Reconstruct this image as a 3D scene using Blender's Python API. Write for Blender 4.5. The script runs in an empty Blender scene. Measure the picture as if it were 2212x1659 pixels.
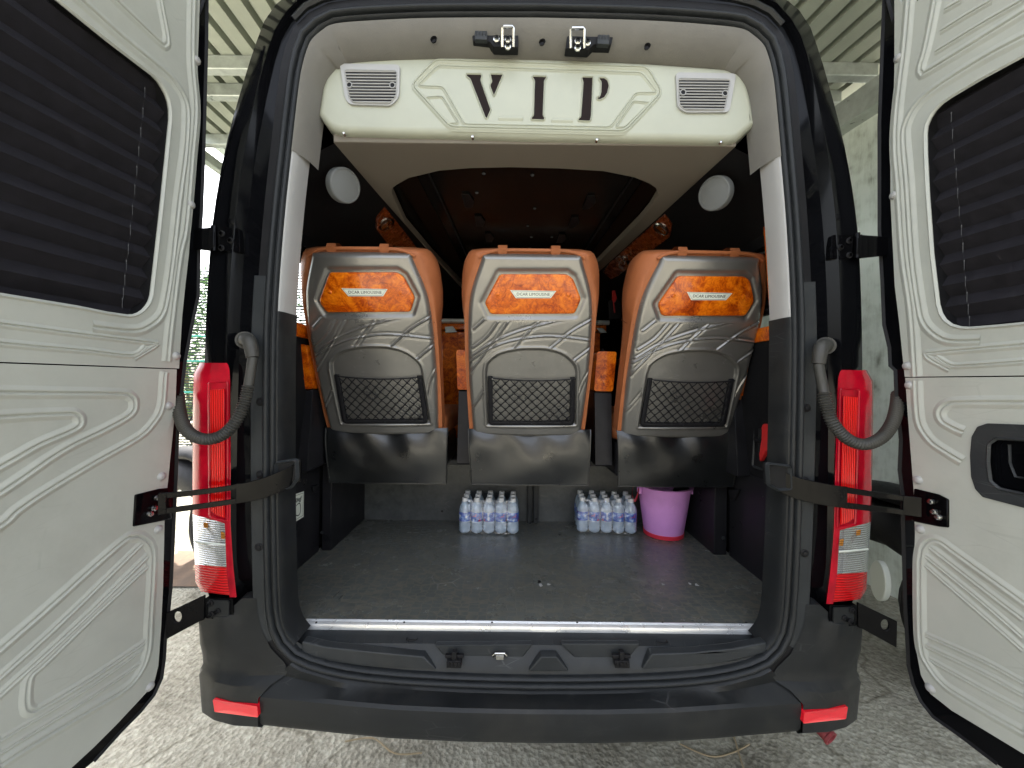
import bpy, bmesh, math, random
import numpy as np
from mathutils import Vector, Matrix, Quaternion
from mathutils.geometry import tessellate_polygon
random.seed(7)
scene = bpy.context.scene
col = scene.collection

# ------------------------------------------------------------------ camera
CAM = Vector((0, 0, 1.45))
F_ = 831.0; CX, CY = 1106.0, 829.5
roll = 0.0113; pit = -4.5 / 831.0
FW = Vector((0, math.cos(pit), math.sin(pit)))
up0 = Vector((0, -math.sin(pit), math.cos(pit)))
RT = (Vector((1, 0, 0)) * math.cos(roll) + up0 * math.sin(roll))
UP = (up0 * math.cos(roll) - Vector((1, 0, 0)) * math.sin(roll))
cd = bpy.data.cameras.new('camera'); cam = bpy.data.objects.new('camera', cd); col.objects.link(cam)
cam.matrix_world = Matrix(((RT.x, UP.x, -FW.x, CAM.x), (RT.y, UP.y, -FW.y, CAM.y), (RT.z, UP.z, -FW.z, CAM.z), (0, 0, 0, 1)))
cd.sensor_width = 36; cd.lens = 36 * F_ / 2212; cd.clip_start = 0.02; cd.clip_end = 400
scene.camera = cam
# ------------------------------------------------------------------ light
w = bpy.data.worlds.new('World'); scene.world = w; w.use_nodes = True
nt = w.node_tree; bg = nt.nodes['Background']; sk = nt.nodes.new('ShaderNodeTexSky')
sk.sky_type = 'NISHITA'; sk.sun_disc = False
SUN_EL, SUN_AZ = math.radians(56), math.radians(-24)      # azimuth clockwise from +Y
sk.sun_elevation = SUN_EL; sk.sun_rotation = SUN_AZ
sk.air_density = 1.0; sk.dust_density = 5.0; sk.ozone_density = 1.0
hs_ = nt.nodes.new('ShaderNodeHueSaturation'); hs_.inputs['Saturation'].default_value = .38
nt.links.new(sk.outputs[0], hs_.inputs['Color']); nt.links.new(hs_.outputs[0], bg.inputs[0]); bg.inputs[1].default_value = 0.15
sd = bpy.data.lights.new('sun', 'SUN'); sun = bpy.data.objects.new('sun', sd); col.objects.link(sun)
sd.energy = 2.5; sd.angle = math.radians(0.5); sd.color = (1, .95, .86)
sdir = Vector((math.sin(SUN_AZ) * math.cos(SUN_EL), math.cos(SUN_AZ) * math.cos(SUN_EL), math.sin(SUN_EL)))
sun.rotation_euler = sdir.to_track_quat('Z', 'Y').to_euler(); sun.location = (-3, 3, 9)
scene.view_settings.view_transform = 'Standard'; scene.view_settings.look = 'None'
scene.view_settings.exposure = 2.6; scene.view_settings.gamma = 1
scene.view_settings.use_curve_mapping = False

# ------------------------------------------------------------------ pixel -> world (2212 px wide reading of the photo)
def ray(px, py): return FW + RT * ((px - CX) / F_) + UP * ((CY - py) / F_)
def PY(px, py, Y):
    d = ray(px, py); return CAM + d * (Y / d.y)
def PZ(px, py, Z):
    d = ray(px, py); return CAM + d * ((Z - CAM.z) / d.z)
def PX(px, py, X):
    d = ray(px, py); return CAM + d * (X / d.x)
def PP(px, py, p0, n):
    d = ray(px, py); return CAM + d * ((p0 - CAM).dot(n) / d.dot(n))
XC = 0.065
def mir(v): return Vector((2 * XC - v[0], v[1], v[2]))

# ------------------------------------------------------------------ materials
def mat(name, colr, rough=.5, metal=0., coat=0., bump=None, var=None, spec=None, trans=0., bdist=.002):
    m = bpy.data.materials.new(name); m.use_nodes = True
    t = m.node_tree; b = t.nodes['Principled BSDF']
    b.inputs['Base Color'].default_value = (*colr, 1); b.inputs['Roughness'].default_value = rough
    b.inputs['Metallic'].default_value = metal; b.inputs['Coat Weight'].default_value = coat
    b.inputs['Coat Roughness'].default_value = .06
    if spec is not None: b.inputs['Specular IOR Level'].default_value = spec
    if trans: b.inputs['Transmission Weight'].default_value = trans
    tc = t.nodes.new('ShaderNodeTexCoord')
    if bump:
        n = t.nodes.new('ShaderNodeTexNoise'); n.inputs['Scale'].default_value = bump[0]; n.inputs['Detail'].default_value = 3
        t.links.new(tc.outputs['Object'], n.inputs['Vector'])
        bp = t.nodes.new('ShaderNodeBump'); bp.inputs['Strength'].default_value = bump[1]; bp.inputs['Distance'].default_value = bdist
        t.links.new(n.outputs['Fac'], bp.inputs['Height']); t.links.new(bp.outputs[0], b.inputs['Normal'])
    if var:   # (scale, amount) : uneven wear
        n = t.nodes.new('ShaderNodeTexNoise'); n.inputs['Scale'].default_value = var[0]; n.inputs['Detail'].default_value = 8; n.inputs['Roughness'].default_value = .65
        t.links.new(tc.outputs['Object'], n.inputs['Vector'])
        r = t.nodes.new('ShaderNodeMapRange'); r.inputs[1].default_value = .3; r.inputs[2].default_value = .7
        r.inputs[3].default_value = 1 - var[1]; r.inputs[4].default_value = 1 + var[1]
        t.links.new(n.outputs['Fac'], r.inputs[0])
        mx = t.nodes.new('ShaderNodeVectorMath'); mx.operation = 'SCALE'; mx.inputs[0].default_value = colr
        t.links.new(r.outputs[0], mx.inputs['Scale']); t.links.new(mx.outputs[0], b.inputs['Base Color'])
        r2 = t.nodes.new('ShaderNodeMapRange'); r2.inputs[1].default_value = .3; r2.inputs[2].default_value = .7
        r2.inputs[3].default_value = max(0, rough - .1); r2.inputs[4].default_value = min(1, rough + .12)
        t.links.new(n.outputs['Fac'], r2.inputs[0]); t.links.new(r2.outputs[0], b.inputs['Roughness'])
    return m
def wear(m, scratch=.3, dirt=.2, scol=(.5, .5, .47), dcol=(.10, .09, .07), sc=1.):
    t = m.node_tree; b = t.nodes['Principled BSDF']; L = t.links
    tc = t.nodes.new('ShaderNodeTexCoord')
    src = b.inputs['Base Color'].links[0].from_socket if b.inputs['Base Color'].links else None
    col0 = tuple(b.inputs['Base Color'].default_value)
    nd = t.nodes.new('ShaderNodeTexNoise'); nd.inputs['Scale'].default_value = 3.1 * sc; nd.inputs['Detail'].default_value = 9; nd.inputs['Roughness'].default_value = .7; L.new(tc.outputs['Object'], nd.inputs['Vector'])
    r = t.nodes.new('ShaderNodeMapRange'); r.inputs[1].default_value = .50; r.inputs[2].default_value = .78; r.inputs[3].default_value = 0; r.inputs[4].default_value = dirt; L.new(nd.outputs['Fac'], r.inputs[0])
    mx = t.nodes.new('ShaderNodeMix'); mx.data_type = 'RGBA'; L.new(r.outputs[0], mx.inputs[0]); mx.inputs[7].default_value = (*dcol, 1)
    if src: L.new(src, mx.inputs[6])
    else: mx.inputs[6].default_value = col0
    # fine scratches : thin cracks of a stretched cell pattern, only in places
    mp = t.nodes.new('ShaderNodeMapping'); mp.inputs['Rotation'].default_value = (.5, .9, .3); mp.inputs['Scale'].default_value = (9 * sc, 9 * sc, 38 * sc); L.new(tc.outputs['Object'], mp.inputs[0])
    v = t.nodes.new('ShaderNodeTexVoronoi'); v.feature = 'DISTANCE_TO_EDGE'; v.inputs['Scale'].default_value = 1.0; L.new(mp.outputs[0], v.inputs['Vector'])
    lt = t.nodes.new('ShaderNodeMath'); lt.operation = 'LESS_THAN'; lt.inputs[1].default_value = .018; L.new(v.outputs['Distance'], lt.inputs[0])
    n2 = t.nodes.new('ShaderNodeTexNoise'); n2.inputs['Scale'].default_value = 7 * sc; n2.inputs['Detail'].default_value = 4; L.new(tc.outputs['Object'], n2.inputs['Vector'])
    r2 = t.nodes.new('ShaderNodeMapRange'); r2.inputs[1].default_value = .56; r2.inputs[2].default_value = .68; r2.inputs[3].default_value = 0; r2.inputs[4].default_value = scratch; L.new(n2.outputs['Fac'], r2.inputs[0])
    mu = t.nodes.new('ShaderNodeMath'); mu.operation = 'MULTIPLY'; L.new(lt.outputs[0], mu.inputs[0]); L.new(r2.outputs[0], mu.inputs[1])
    m2 = t.nodes.new('ShaderNodeMix'); m2.data_type = 'RGBA'; L.new(mu.outputs[0], m2.inputs[0]); L.new(mx.outputs[2], m2.inputs[6]); m2.inputs[7].default_value = (*scol, 1)
    L.new(m2.outputs[2], b.inputs['Base Color'])
def ramp(t, fac, stops):
    r = t.nodes.new('ShaderNodeValToRGB'); e = r.color_ramp.elements
    while len(e) < len(stops): e.new(.5)
    for i, (p, c) in enumerate(stops): e[i].position = p; e[i].color = (*c, 1)
    t.links.new(fac, r.inputs[0]); return r.outputs[0]

M = {}
M['beige'] = mat('beige door trim plastic', (.42, .435, .39), .42, bump=(900, .10), var=(6, .05))
M['cream'] = mat('cream moulded panel', (.40, .415, .335), .42, bump=(500, .05), var=(4, .04))
M['felt'] = mat('grey header felt', (.165, .158, .140), .95, bump=(700, .7), var=(9, .10))
M['pale'] = mat('pale grey pillar trim', (.36, .36, .35), .45, bump=(700, .06), var=(8, .04))
M['paint'] = mat('black gloss paint', (.003, .0032, .004), .08, coat=.10, var=(5, .25), spec=0.12)
M['paint2'] = mat('black satin body metal', (.002, .002, .0025), .2, coat=.05, bump=(60, .05), var=(9, .3), spec=0.1)
M['plastic'] = mat('dark grey bumper plastic', (.014, .0155, .0165), .42, bump=(1500, .18), var=(7, .22), bdist=.001, spec=0.28)
M['plastic2'] = mat('dark grey interior plastic', (.026, .029, .031), .40, bump=(1300, .2), var=(7, .18), bdist=.001, spec=0.28)
M['rubber'] = mat('grey rubber seal', (.018, .020, .0215), .40, bump=(200, .15), var=(30, .2), spec=0.25)
M['rubberd'] = mat('black rubber', (.010, .010, .011), .55, var=(30, .2), spec=0.2)
M['hose'] = mat('grey rubber hose', (.040, .039, .034), .5, bump=(150, .2), var=(25, .25))
M['alu'] = mat('aluminium edging', (.85, .87, .87), .32, metal=.6, var=(20, .06))
M['chrome'] = mat('worn steel', (.62, .62, .60), .22, metal=1, var=(40, .2))
M['black'] = mat('matt black lining', (.008, .008, .009), .7, bump=(500, .2), var=(6, .2), spec=0.15)
M['blackp'] = mat('black sheet panel', (.014, .014, .016), .35, bump=(60, .06), var=(8, .25), spec=0.2)
M['grey'] = mat('grey carpet lining', (.085, .088, .092), .9, bump=(900, .4), var=(8, .12))
M['head'] = mat('taupe headliner', (.185, .165, .135), .75, bump=(800, .2), var=(5, .05))
M['gloss'] = mat('dark glossy ceiling', (.012, .010, .009), .16, spec=.12, var=(4, .2))
M['darkbrown'] = mat('dark brown gloss sheet', (.012, .006, .004), .4, spec=.12)
M['leather'] = mat('tan leather', (.36, .12, .045), .47, spec=.3, bump=(260, .35), var=(14, .12))
M['leatherb'] = mat('black leather', (.006, .007, .0075), .33, coat=.2, spec=.8, bump=(300, .2), var=(10, .3))
M['shell'] = mat('silver grey moulded shell', (.25, .243, .225), .33, metal=.65, coat=.3, bump=(500, .03), var=(7, .06))
M['netb'] = mat('black elastic net', (.008, .008, .010), .6, bump=(900, .3), spec=0.25)
M['badge'] = mat('white enamel badge', (.72, .76, .66), .3, coat=.3)
M['ink'] = mat('dark ink', (.02, .025, .02), .5)
M['red'] = mat('red plastic', (.55, .02, .02), .4, var=(20, .15))
M['pink'] = mat('pink bucket plastic', (.74, .34, .78), .42, bump=(30, .05), var=(10, .06))
M['pinkr'] = mat('red bucket foot plastic', (.65, .03, .06), .45)
M['cap'] = mat('white bottle cap', (.82, .84, .85), .4)
M['glassd'] = mat('dark tinted glass', (.006, .006, .008), .06, coat=.5, spec=0.15)
M['blind'] = mat('black pleated blind cloth', (.017, .016, .020), .75, bump=(1500, .7), var=(40, .35), spec=0.2)
M['silver'] = mat('galvanised steel', (.48, .52, .50), .35, metal=.5, var=(12, .2))
M['white'] = mat('white plastic', (.62, .66, .60), .4)
M['bark'] = mat('dry twig', (.28, .22, .13), .8)
M['soil'] = mat('brown cloth', (.16, .11, .075), .9, bump=(60, .4), var=(9, .3))

def m_wood():
    m = bpy.data.materials.new('orange burl wood lacquer'); m.use_nodes = True; t = m.node_tree; b = t.nodes['Principled BSDF']
    tc = t.nodes.new('ShaderNodeTexCoord')
    oi = t.nodes.new('ShaderNodeObjectInfo'); sc = t.nodes.new('ShaderNodeMath'); sc.operation = 'MULTIPLY'; sc.inputs[1].default_value = 17
    t.links.new(oi.outputs['Random'], sc.inputs[0]); va = t.nodes.new('ShaderNodeVectorMath'); t.links.new(tc.outputs['Object'], va.inputs[0]); t.links.new(sc.outputs[0], va.inputs[1])
    n1 = t.nodes.new('ShaderNodeTexNoise'); n1.inputs['Scale'].default_value = 9; n1.inputs['Detail'].default_value = 3; n1.inputs['Distortion'].default_value = 2.6
    t.links.new(va.outputs[0], n1.inputs['Vector'])
    n2 = t.nodes.new('ShaderNodeTexNoise'); n2.inputs['Scale'].default_value = 34; n2.inputs['Detail'].default_value = 6; n2.inputs['Distortion'].default_value = 3.5
    t.links.new(va.outputs[0], n2.inputs['Vector'])
    mx = t.nodes.new('ShaderNodeMix'); mx.inputs[0].default_value = .42; t.links.new(n1.outputs['Fac'], mx.inputs[2]); t.links.new(n2.outputs['Fac'], mx.inputs[3])
    c = ramp(t, mx.outputs[0], [(.32, (.17, .018, .001)), (.43, (.42, .060, .001)), (.53, (.66, .135, .003)), (.68, (.88, .25, .008))])
    t.links.new(c, b.inputs['Base Color']); b.inputs['Roughness'].default_value = .28
    b.inputs['Coat Weight'].default_value = .6; b.inputs['Specular IOR Level'].default_value = .25; b.inputs['Coat Roughness'].default_value = .03
    return m
M['wood'] = m_wood()
def m_lens(name, base, ribdir, ribscale, strength, metal=0., rough=.12):
    m = bpy.data.materials.new(name); m.use_nodes = True; t = m.node_tree; b = t.nodes['Principled BSDF']
    tc = t.nodes.new('ShaderNodeTexCoord'); wv = t.nodes.new('ShaderNodeTexWave'); wv.bands_direction = ribdir
    wv.inputs['Scale'].default_value = ribscale; wv.inputs['Distortion'].default_value = .5; wv.inputs['Detail'].default_value = 1
    t.links.new(tc.outputs['Object'], wv.inputs['Vector'])
    bp = t.nodes.new('ShaderNodeBump'); bp.inputs['Strength'].default_value = strength; bp.inputs['Distance'].default_value = .004
    t.links.new(wv.outputs['Fac'], bp.inputs['Height']); t.links.new(bp.outputs[0], b.inputs['Normal'])
    c = ramp(t, wv.outputs['Fac'], [(.1, tuple(x * .55 for x in base)), (.8, base)])
    t.links.new(c, b.inputs['Base Color']); b.inputs['Roughness'].default_value = rough; b.inputs['Metallic'].default_value = metal
    b.inputs['Coat Weight'].default_value = .1; b.inputs['Specular IOR Level'].default_value = .3; b.inputs['Coat Roughness'].default_value = .03
    return m
M['lensred'] = mat('red lamp lens', (.42, .003, .016), .14, coat=.05, spec=.25, var=(9, .45))
M['lensred2'] = m_lens('bright red reflector prisms', (.80, .006, .006), 'X', 60, .5)
M['lensred3'] = m_lens('red ribbed lamp lens', (.70, .008, .012), 'Z', 40, .8)
M['lensclear'] = m_lens('clear ribbed lamp lens', (.80, .82, .82), 'Z', 48, 1., metal=.75, rough=.2)
M['lensside'] = m_lens('smoky clear lens side', (.45, .46, .40), 'Z', 60, .8, metal=.4, rough=.25)
M['amberrib'] = m_lens('amber ribbed insert', (.75, .30, .05), 'Z', 48, 1., metal=.4, rough=.2)
M['amber'] = mat('amber lamp insert', (.75, .28, .02), .25, coat=.8)
def m_concrete():
    m = bpy.data.materials.new('rough concrete ground'); m.use_nodes = True; t = m.node_tree; b = t.nodes['Principled BSDF']
    tc = t.nodes.new('ShaderNodeTexCoord')
    n1 = t.nodes.new('ShaderNodeTexNoise'); n1.inputs['Scale'].default_value = 1.2; n1.inputs['Detail'].default_value = 10; n1.inputs['Roughness'].default_value = .65
    n2 = t.nodes.new('ShaderNodeTexNoise'); n2.inputs['Scale'].default_value = 34; n2.inputs['Detail'].default_value = 8; n2.inputs['Roughness'].default_value = .7
    v = t.nodes.new('ShaderNodeTexVoronoi'); v.inputs['Scale'].default_value = 60
    v2 = t.nodes.new('ShaderNodeTexVoronoi'); v2.inputs['Scale'].default_value = 1.1; v2.feature = 'DISTANCE_TO_EDGE'
    nd = t.nodes.new('ShaderNodeTexNoise'); nd.inputs['Scale'].default_value = 2.5; nd.inputs['Detail'].default_value = 6
    t.links.new(tc.outputs['Object'], nd.inputs['Vector'])
    mv = t.nodes.new('ShaderNodeMix'); mv.data_type = 'VECTOR'; mv.inputs[0].default_value = .35
    t.links.new(tc.outputs['Object'], mv.inputs[4]); t.links.new(nd.outputs['Color'], mv.inputs[5]); t.links.new(mv.outputs[1], v2.inputs['Vector'])
    for n in (n1, n2, v): t.links.new(tc.outputs['Object'], n.inputs['Vector'])
    mx = t.nodes.new('ShaderNodeMix'); mx.inputs[0].default_value = .42; t.links.new(n1.outputs['Fac'], mx.inputs[2]); t.links.new(n2.outputs['Fac'], mx.inputs[3])
    c = ramp(t, mx.outputs[0], [(.34, (.085, .075, .052)), (.45, (.24, .225, .175)), (.54, (.38, .365, .295)), (.66, (.54, .52, .44))])
    ck = ramp(t, v2.outputs['Distance'], [(.0, (.45, .43, .38)), (.012, (1, 1, 1))])
    mm = t.nodes.new('ShaderNodeMix'); mm.data_type = 'RGBA'; mm.blend_type = 'MULTIPLY'; mm.inputs[0].default_value = .8
    t.links.new(c, mm.inputs[6]); t.links.new(ck, mm.inputs[7]); t.links.new(mm.outputs[2], b.inputs['Base Color'])
    b.inputs['Roughness'].default_value = .85
    ad = t.nodes.new('ShaderNodeMath'); t.links.new(n2.outputs['Fac'], ad.inputs[0]); t.links.new(v.outputs['Distance'], ad.inputs[1])
    bp = t.nodes.new('ShaderNodeBump'); bp.inputs['Strength'].default_value = 1; bp.inputs['Distance'].default_value = .007
    t.links.new(ad.outputs[0], bp.inputs['Height']); t.links.new(bp.outputs[0], b.inputs['Normal'])
    return m
M['concrete'] = m_concrete()
def m_wall():
    m = bpy.data.materials.new('stained pale plaster'); m.use_nodes = True; t = m.node_tree; b = t.nodes['Principled BSDF']
    tc = t.nodes.new('ShaderNodeTexCoord'); mp = t.nodes.new('ShaderNodeMapping'); mp.inputs['Scale'].default_value = (6, 6, .9)
    t.links.new(tc.outputs['Object'], mp.inputs[0])
    n1 = t.nodes.new('ShaderNodeTexNoise'); n1.inputs['Scale'].default_value = 1.6; n1.inputs['Detail'].default_value = 9; n1.inputs['Roughness'].default_value = .68; t.links.new(mp.outputs[0], n1.inputs['Vector'])
    n2 = t.nodes.new('ShaderNodeTexNoise'); n2.inputs['Scale'].default_value = 11; n2.inputs['Detail'].default_value = 8; t.links.new(tc.outputs['Object'], n2.inputs['Vector'])
    mx = t.nodes.new('ShaderNodeMix'); mx.inputs[0].default_value = .4; t.links.new(n1.outputs['Fac'], mx.inputs[2]); t.links.new(n2.outputs['Fac'], mx.inputs[3])
    c = ramp(t, mx.outputs[0], [(.33, (.24, .26, .21)), (.43, (.56, .62, .55)), (.52, (.70, .77, .70)), (.7, (.76, .81, .75))])
    t.links.new(c, b.inputs['Base Color']); b.inputs['Roughness'].default_value = .9
    bp = t.nodes.new('ShaderNodeBump'); bp.inputs['Strength'].default_value = .4; bp.inputs['Distance'].default_value = .01
    t.links.new(n2.outputs['Fac'], bp.inputs['Height']); t.links.new(bp.outputs[0], b.inputs['Normal'])
    return m
M['wall'] = m_wall()
def m_mat_floor():
    m = bpy.data.materials.new('scale embossed vinyl floor'); m.use_nodes = True; t = m.node_tree; b = t.nodes['Principled BSDF']
    tc = t.nodes.new('ShaderNodeTexCoord')
    v = t.nodes.new('ShaderNodeTexVoronoi'); v.inputs['Scale'].default_value = 30; v.feature = 'DISTANCE_TO_EDGE'; v.inputs['Randomness'].default_value = .35
    n = t.nodes.new('ShaderNodeTexNoise'); n.inputs['Scale'].default_value = 3.2; n.inputs['Detail'].default_value = 9; n.inputs['Roughness'].default_value = .7
    n3 = t.nodes.new('ShaderNodeTexNoise'); n3.inputs['Scale'].default_value = 120; n3.inputs['Detail'].default_value = 3
    mp = t.nodes.new('ShaderNodeMapping'); mp.inputs['Scale'].default_value = (1, 1.5, 1); t.links.new(tc.outputs['Object'], mp.inputs[0])
    t.links.new(mp.outputs[0], v.inputs['Vector'])
    for k in (n, n3): t.links.new(tc.outputs['Object'], k.inputs['Vector'])
    e = ramp(t, v.outputs['Distance'], [(.0, (.0, .0, .0)), (.10, (1, 1, 1))])
    c1 = ramp(t, n.outputs['Fac'], [(.3, (.075, .081, .076)), (.7, (.125, .133, .120))])
    mm = t.nodes.new('ShaderNodeMix'); mm.data_type = 'RGBA'; mm.inputs[7].default_value = (.17, .155, .115, 1)
    inv = t.nodes.new('ShaderNodeMath'); inv.operation = 'SUBTRACT'; inv.inputs[0].default_value = 1; t.links.new(e, inv.inputs[1])
    mu = t.nodes.new('ShaderNodeMath'); mu.operation = 'MULTIPLY'; mu.inputs[1].default_value = .55; t.links.new(inv.outputs[0], mu.inputs[0])
    t.links.new(mu.outputs[0], mm.inputs[0]); t.links.new(c1, mm.inputs[6]); t.links.new(mm.outputs[2], b.inputs['Base Color'])
    rr = t.nodes.new('ShaderNodeMapRange'); rr.inputs[1].default_value = .3; rr.inputs[2].default_value = .7; rr.inputs[3].default_value = .16; rr.inputs[4].default_value = .34
    t.links.new(n.outputs['Fac'], rr.inputs[0]); t.links.new(rr.outputs[0], b.inputs['Roughness'])
    bp = t.nodes.new('ShaderNodeBump'); bp.inputs['Strength'].default_value = .35; bp.inputs['Distance'].default_value = .001
    t.links.new(e, bp.inputs['Height']); 
    bp2 = t.nodes.new('ShaderNodeBump'); bp2.inputs['Strength'].default_value = .25; bp2.inputs['Distance'].default_value = .001
    t.links.new(n3.outputs['Fac'], bp2.inputs['Height']); t.links.new(bp.outputs[0], bp2.inputs['Normal']); t.links.new(bp2.outputs[0], b.inputs['Normal'])
    return m
M['floor'] = m_mat_floor()
def m_water():
    m = bpy.data.materials.new('clear bottle with water'); m.use_nodes = True; t = m.node_tree; b = t.nodes['Principled BSDF']
    b.inputs['Base Color'].default_value = (.66, .82, .98, 1); b.inputs['Roughness'].default_value = .08
    b.inputs['Transmission Weight'].default_value = .32; b.inputs['IOR'].default_value = 1.33; b.inputs['Coat Weight'].default_value = .6
    return m
M['water'] = m_water()
def m_label():
    m = bpy.data.materials.new('blue printed label'); m.use_nodes = True; t = m.node_tree; b = t.nodes['Principled BSDF']
    tc = t.nodes.new('ShaderNodeTexCoord'); n = t.nodes.new('ShaderNodeTexNoise'); n.inputs['Scale'].default_value = 42; n.inputs['Detail'].default_value = 1.5
    t.links.new(tc.outputs['Object'], n.inputs['Vector'])
    c = ramp(t, n.outputs['Fac'], [(.30, (.60, .04, .10)), (.36, (.05, .09, .50)), (.50, (.05, .16, .62)), (.60, (.25, .45, .85)), (.68, (.8, .85, .95))])
    t.links.new(c, b.inputs['Base Color']); b.inputs['Roughness'].default_value = .3; b.inputs['Coat Weight'].default_value = .4
    return m
M['label'] = m_label()
def m_film():
    m = bpy.data.materials.new('shrink wrap film'); m.use_nodes = True; t = m.node_tree
    t.nodes.remove(t.nodes['Principled BSDF']); o = t.nodes['Material Output']
    tr = t.nodes.new('ShaderNodeBsdfTransparent'); g = t.nodes.new('ShaderNodeBsdfGlossy'); g.inputs['Roughness'].default_value = .12
    n = t.nodes.new('ShaderNodeTexNoise'); n.inputs['Scale'].default_value = 28; n.inputs['Distortion'].default_value = 2
    tc = t.nodes.new('ShaderNodeTexCoord'); t.links.new(tc.outputs['Object'], n.inputs['Vector'])
    bp = t.nodes.new('ShaderNodeBump'); bp.inputs['Strength'].default_value = .9; bp.inputs['Distance'].default_value = .01; t.links.new(n.outputs['Fac'], bp.inputs['Height']); t.links.new(bp.outputs[0], g.inputs['Normal'])
    mx = t.nodes.new('ShaderNodeMixShader'); mx.inputs[0].default_value = .20
    t.links.new(tr.outputs[0], mx.inputs[1]); t.links.new(g.outputs[0], mx.inputs[2]); t.links.new(mx.outputs[0], o.inputs[0])
    return m
M['film'] = m_film()
def m_net():
    m = bpy.data.materials.new('woven shade net'); m.use_nodes = True; t = m.node_tree; b = t.nodes['Principled BSDF']; o = t.nodes['Material Output']
    tc = t.nodes.new('ShaderNodeTexCoord'); wv = t.nodes.new('ShaderNodeTexWave'); wv.bands_direction = 'Z'; wv.inputs['Scale'].default_value = 7; wv.inputs['Distortion'].default_value = 2.2; wv.inputs['Detail'].default_value = 3; wv.inputs['Detail Scale'].default_value = 3
    t.links.new(tc.outputs['Object'], wv.inputs['Vector'])
    n = t.nodes.new('ShaderNodeTexNoise'); n.inputs['Scale'].default_value = 14; t.links.new(tc.outputs['Object'], n.inputs['Vector'])
    sm = t.nodes.new('ShaderNodeMath'); t.links.new(wv.outputs['Fac'], sm.inputs[0]); t.links.new(n.outputs['Fac'], sm.inputs[1])
    gt = t.nodes.new('ShaderNodeMath'); gt.operation = 'GREATER_THAN'; gt.inputs[1].default_value = 1.02; t.links.new(sm.outputs[0], gt.inputs[0])
    tr = t.nodes.new('ShaderNodeBsdfTransparent'); mx = t.nodes.new('ShaderNodeMixShader')
    b.inputs['Base Color'].default_value = (.03, .045, .04, 1); b.inputs['Roughness'].default_value = .8
    t.links.new(gt.outputs[0], mx.inputs[0]); t.links.new(tr.outputs[0], mx.inputs[1]); t.links.new(b.outputs[0], mx.inputs[2]); t.links.new(mx.outputs[0], o.inputs[0])
    return m
M['net'] = m_net()
M['bwall'] = mat('dark added wall', (.13, .12, .105), .9, bump=(20, .4), var=(3, .3))  # only for the unseen wall added behind the camera
M['leaf'] = mat('leaf green', (.10, .22, .04), .5, var=(12, .5))
M['sand'] = mat('sandy block wall', (.48, .40, .27), .9, bump=(30, .4), var=(10, .15))
M['teal'] = mat('teal strap', (.03, .30, .24), .5)
M['plastic_lt'] = mat('grey speaker grille', (.16, .17, .17), .6, bump=(2500, .5), var=(20, .05))
M['wood_dk'] = mat('dark red burl lacquer', (.15, .030, .008), .25, coat=.8, bump=(60, .1), var=(26, .6))
M['blackp2'] = mat('scuffed black board', (.075, .082, .082), .45, bump=(40, .15), var=(22, .35))
M['reflector'] = mat('red reflector', (.85, .006, .022), .25, coat=1, bump=(700, .5))
M['reddull'] = mat('faded red metal', (.22, .03, .035), .6, var=(40, .3))
M['seamdk'] = mat('stitched seam shadow thread', (.16, .05, .02), .8)
M['roof'] = mat('corrugated zinc sheet', (.37, .40, .345), .5, metal=.2, var=(3, .12))

wear(M['beige'], .16, .30, (.20, .20, .18), (.20, .185, .15), .8)
wear(M['plastic'], .30, .45, (.10, .10, .10), (.055, .052, .045))
wear(M['plastic2'], .30, .40, (.12, .12, .12), (.07, .068, .06))
wear(M['shell'], .35, .12, (.6, .6, .58), (.10, .09, .08), 1.6)
wear(M['floor'], .35, .45, (.35, .35, .32), (.05, .047, .04), 1.)
wear(M['cream'], .05, .22, (.3, .3, .27), (.26, .25, .20))
wear(M['pink'], .4, .25, (.8, .5, .75), (.30, .12, .25), 2.)
wear(M['blackp2'], .5, .4, (.18, .18, .17), (.03, .03, .03), 1.4)
wear(M['leather'], .10, .25, (.30, .12, .06), (.20, .07, .03), 1.)
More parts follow.
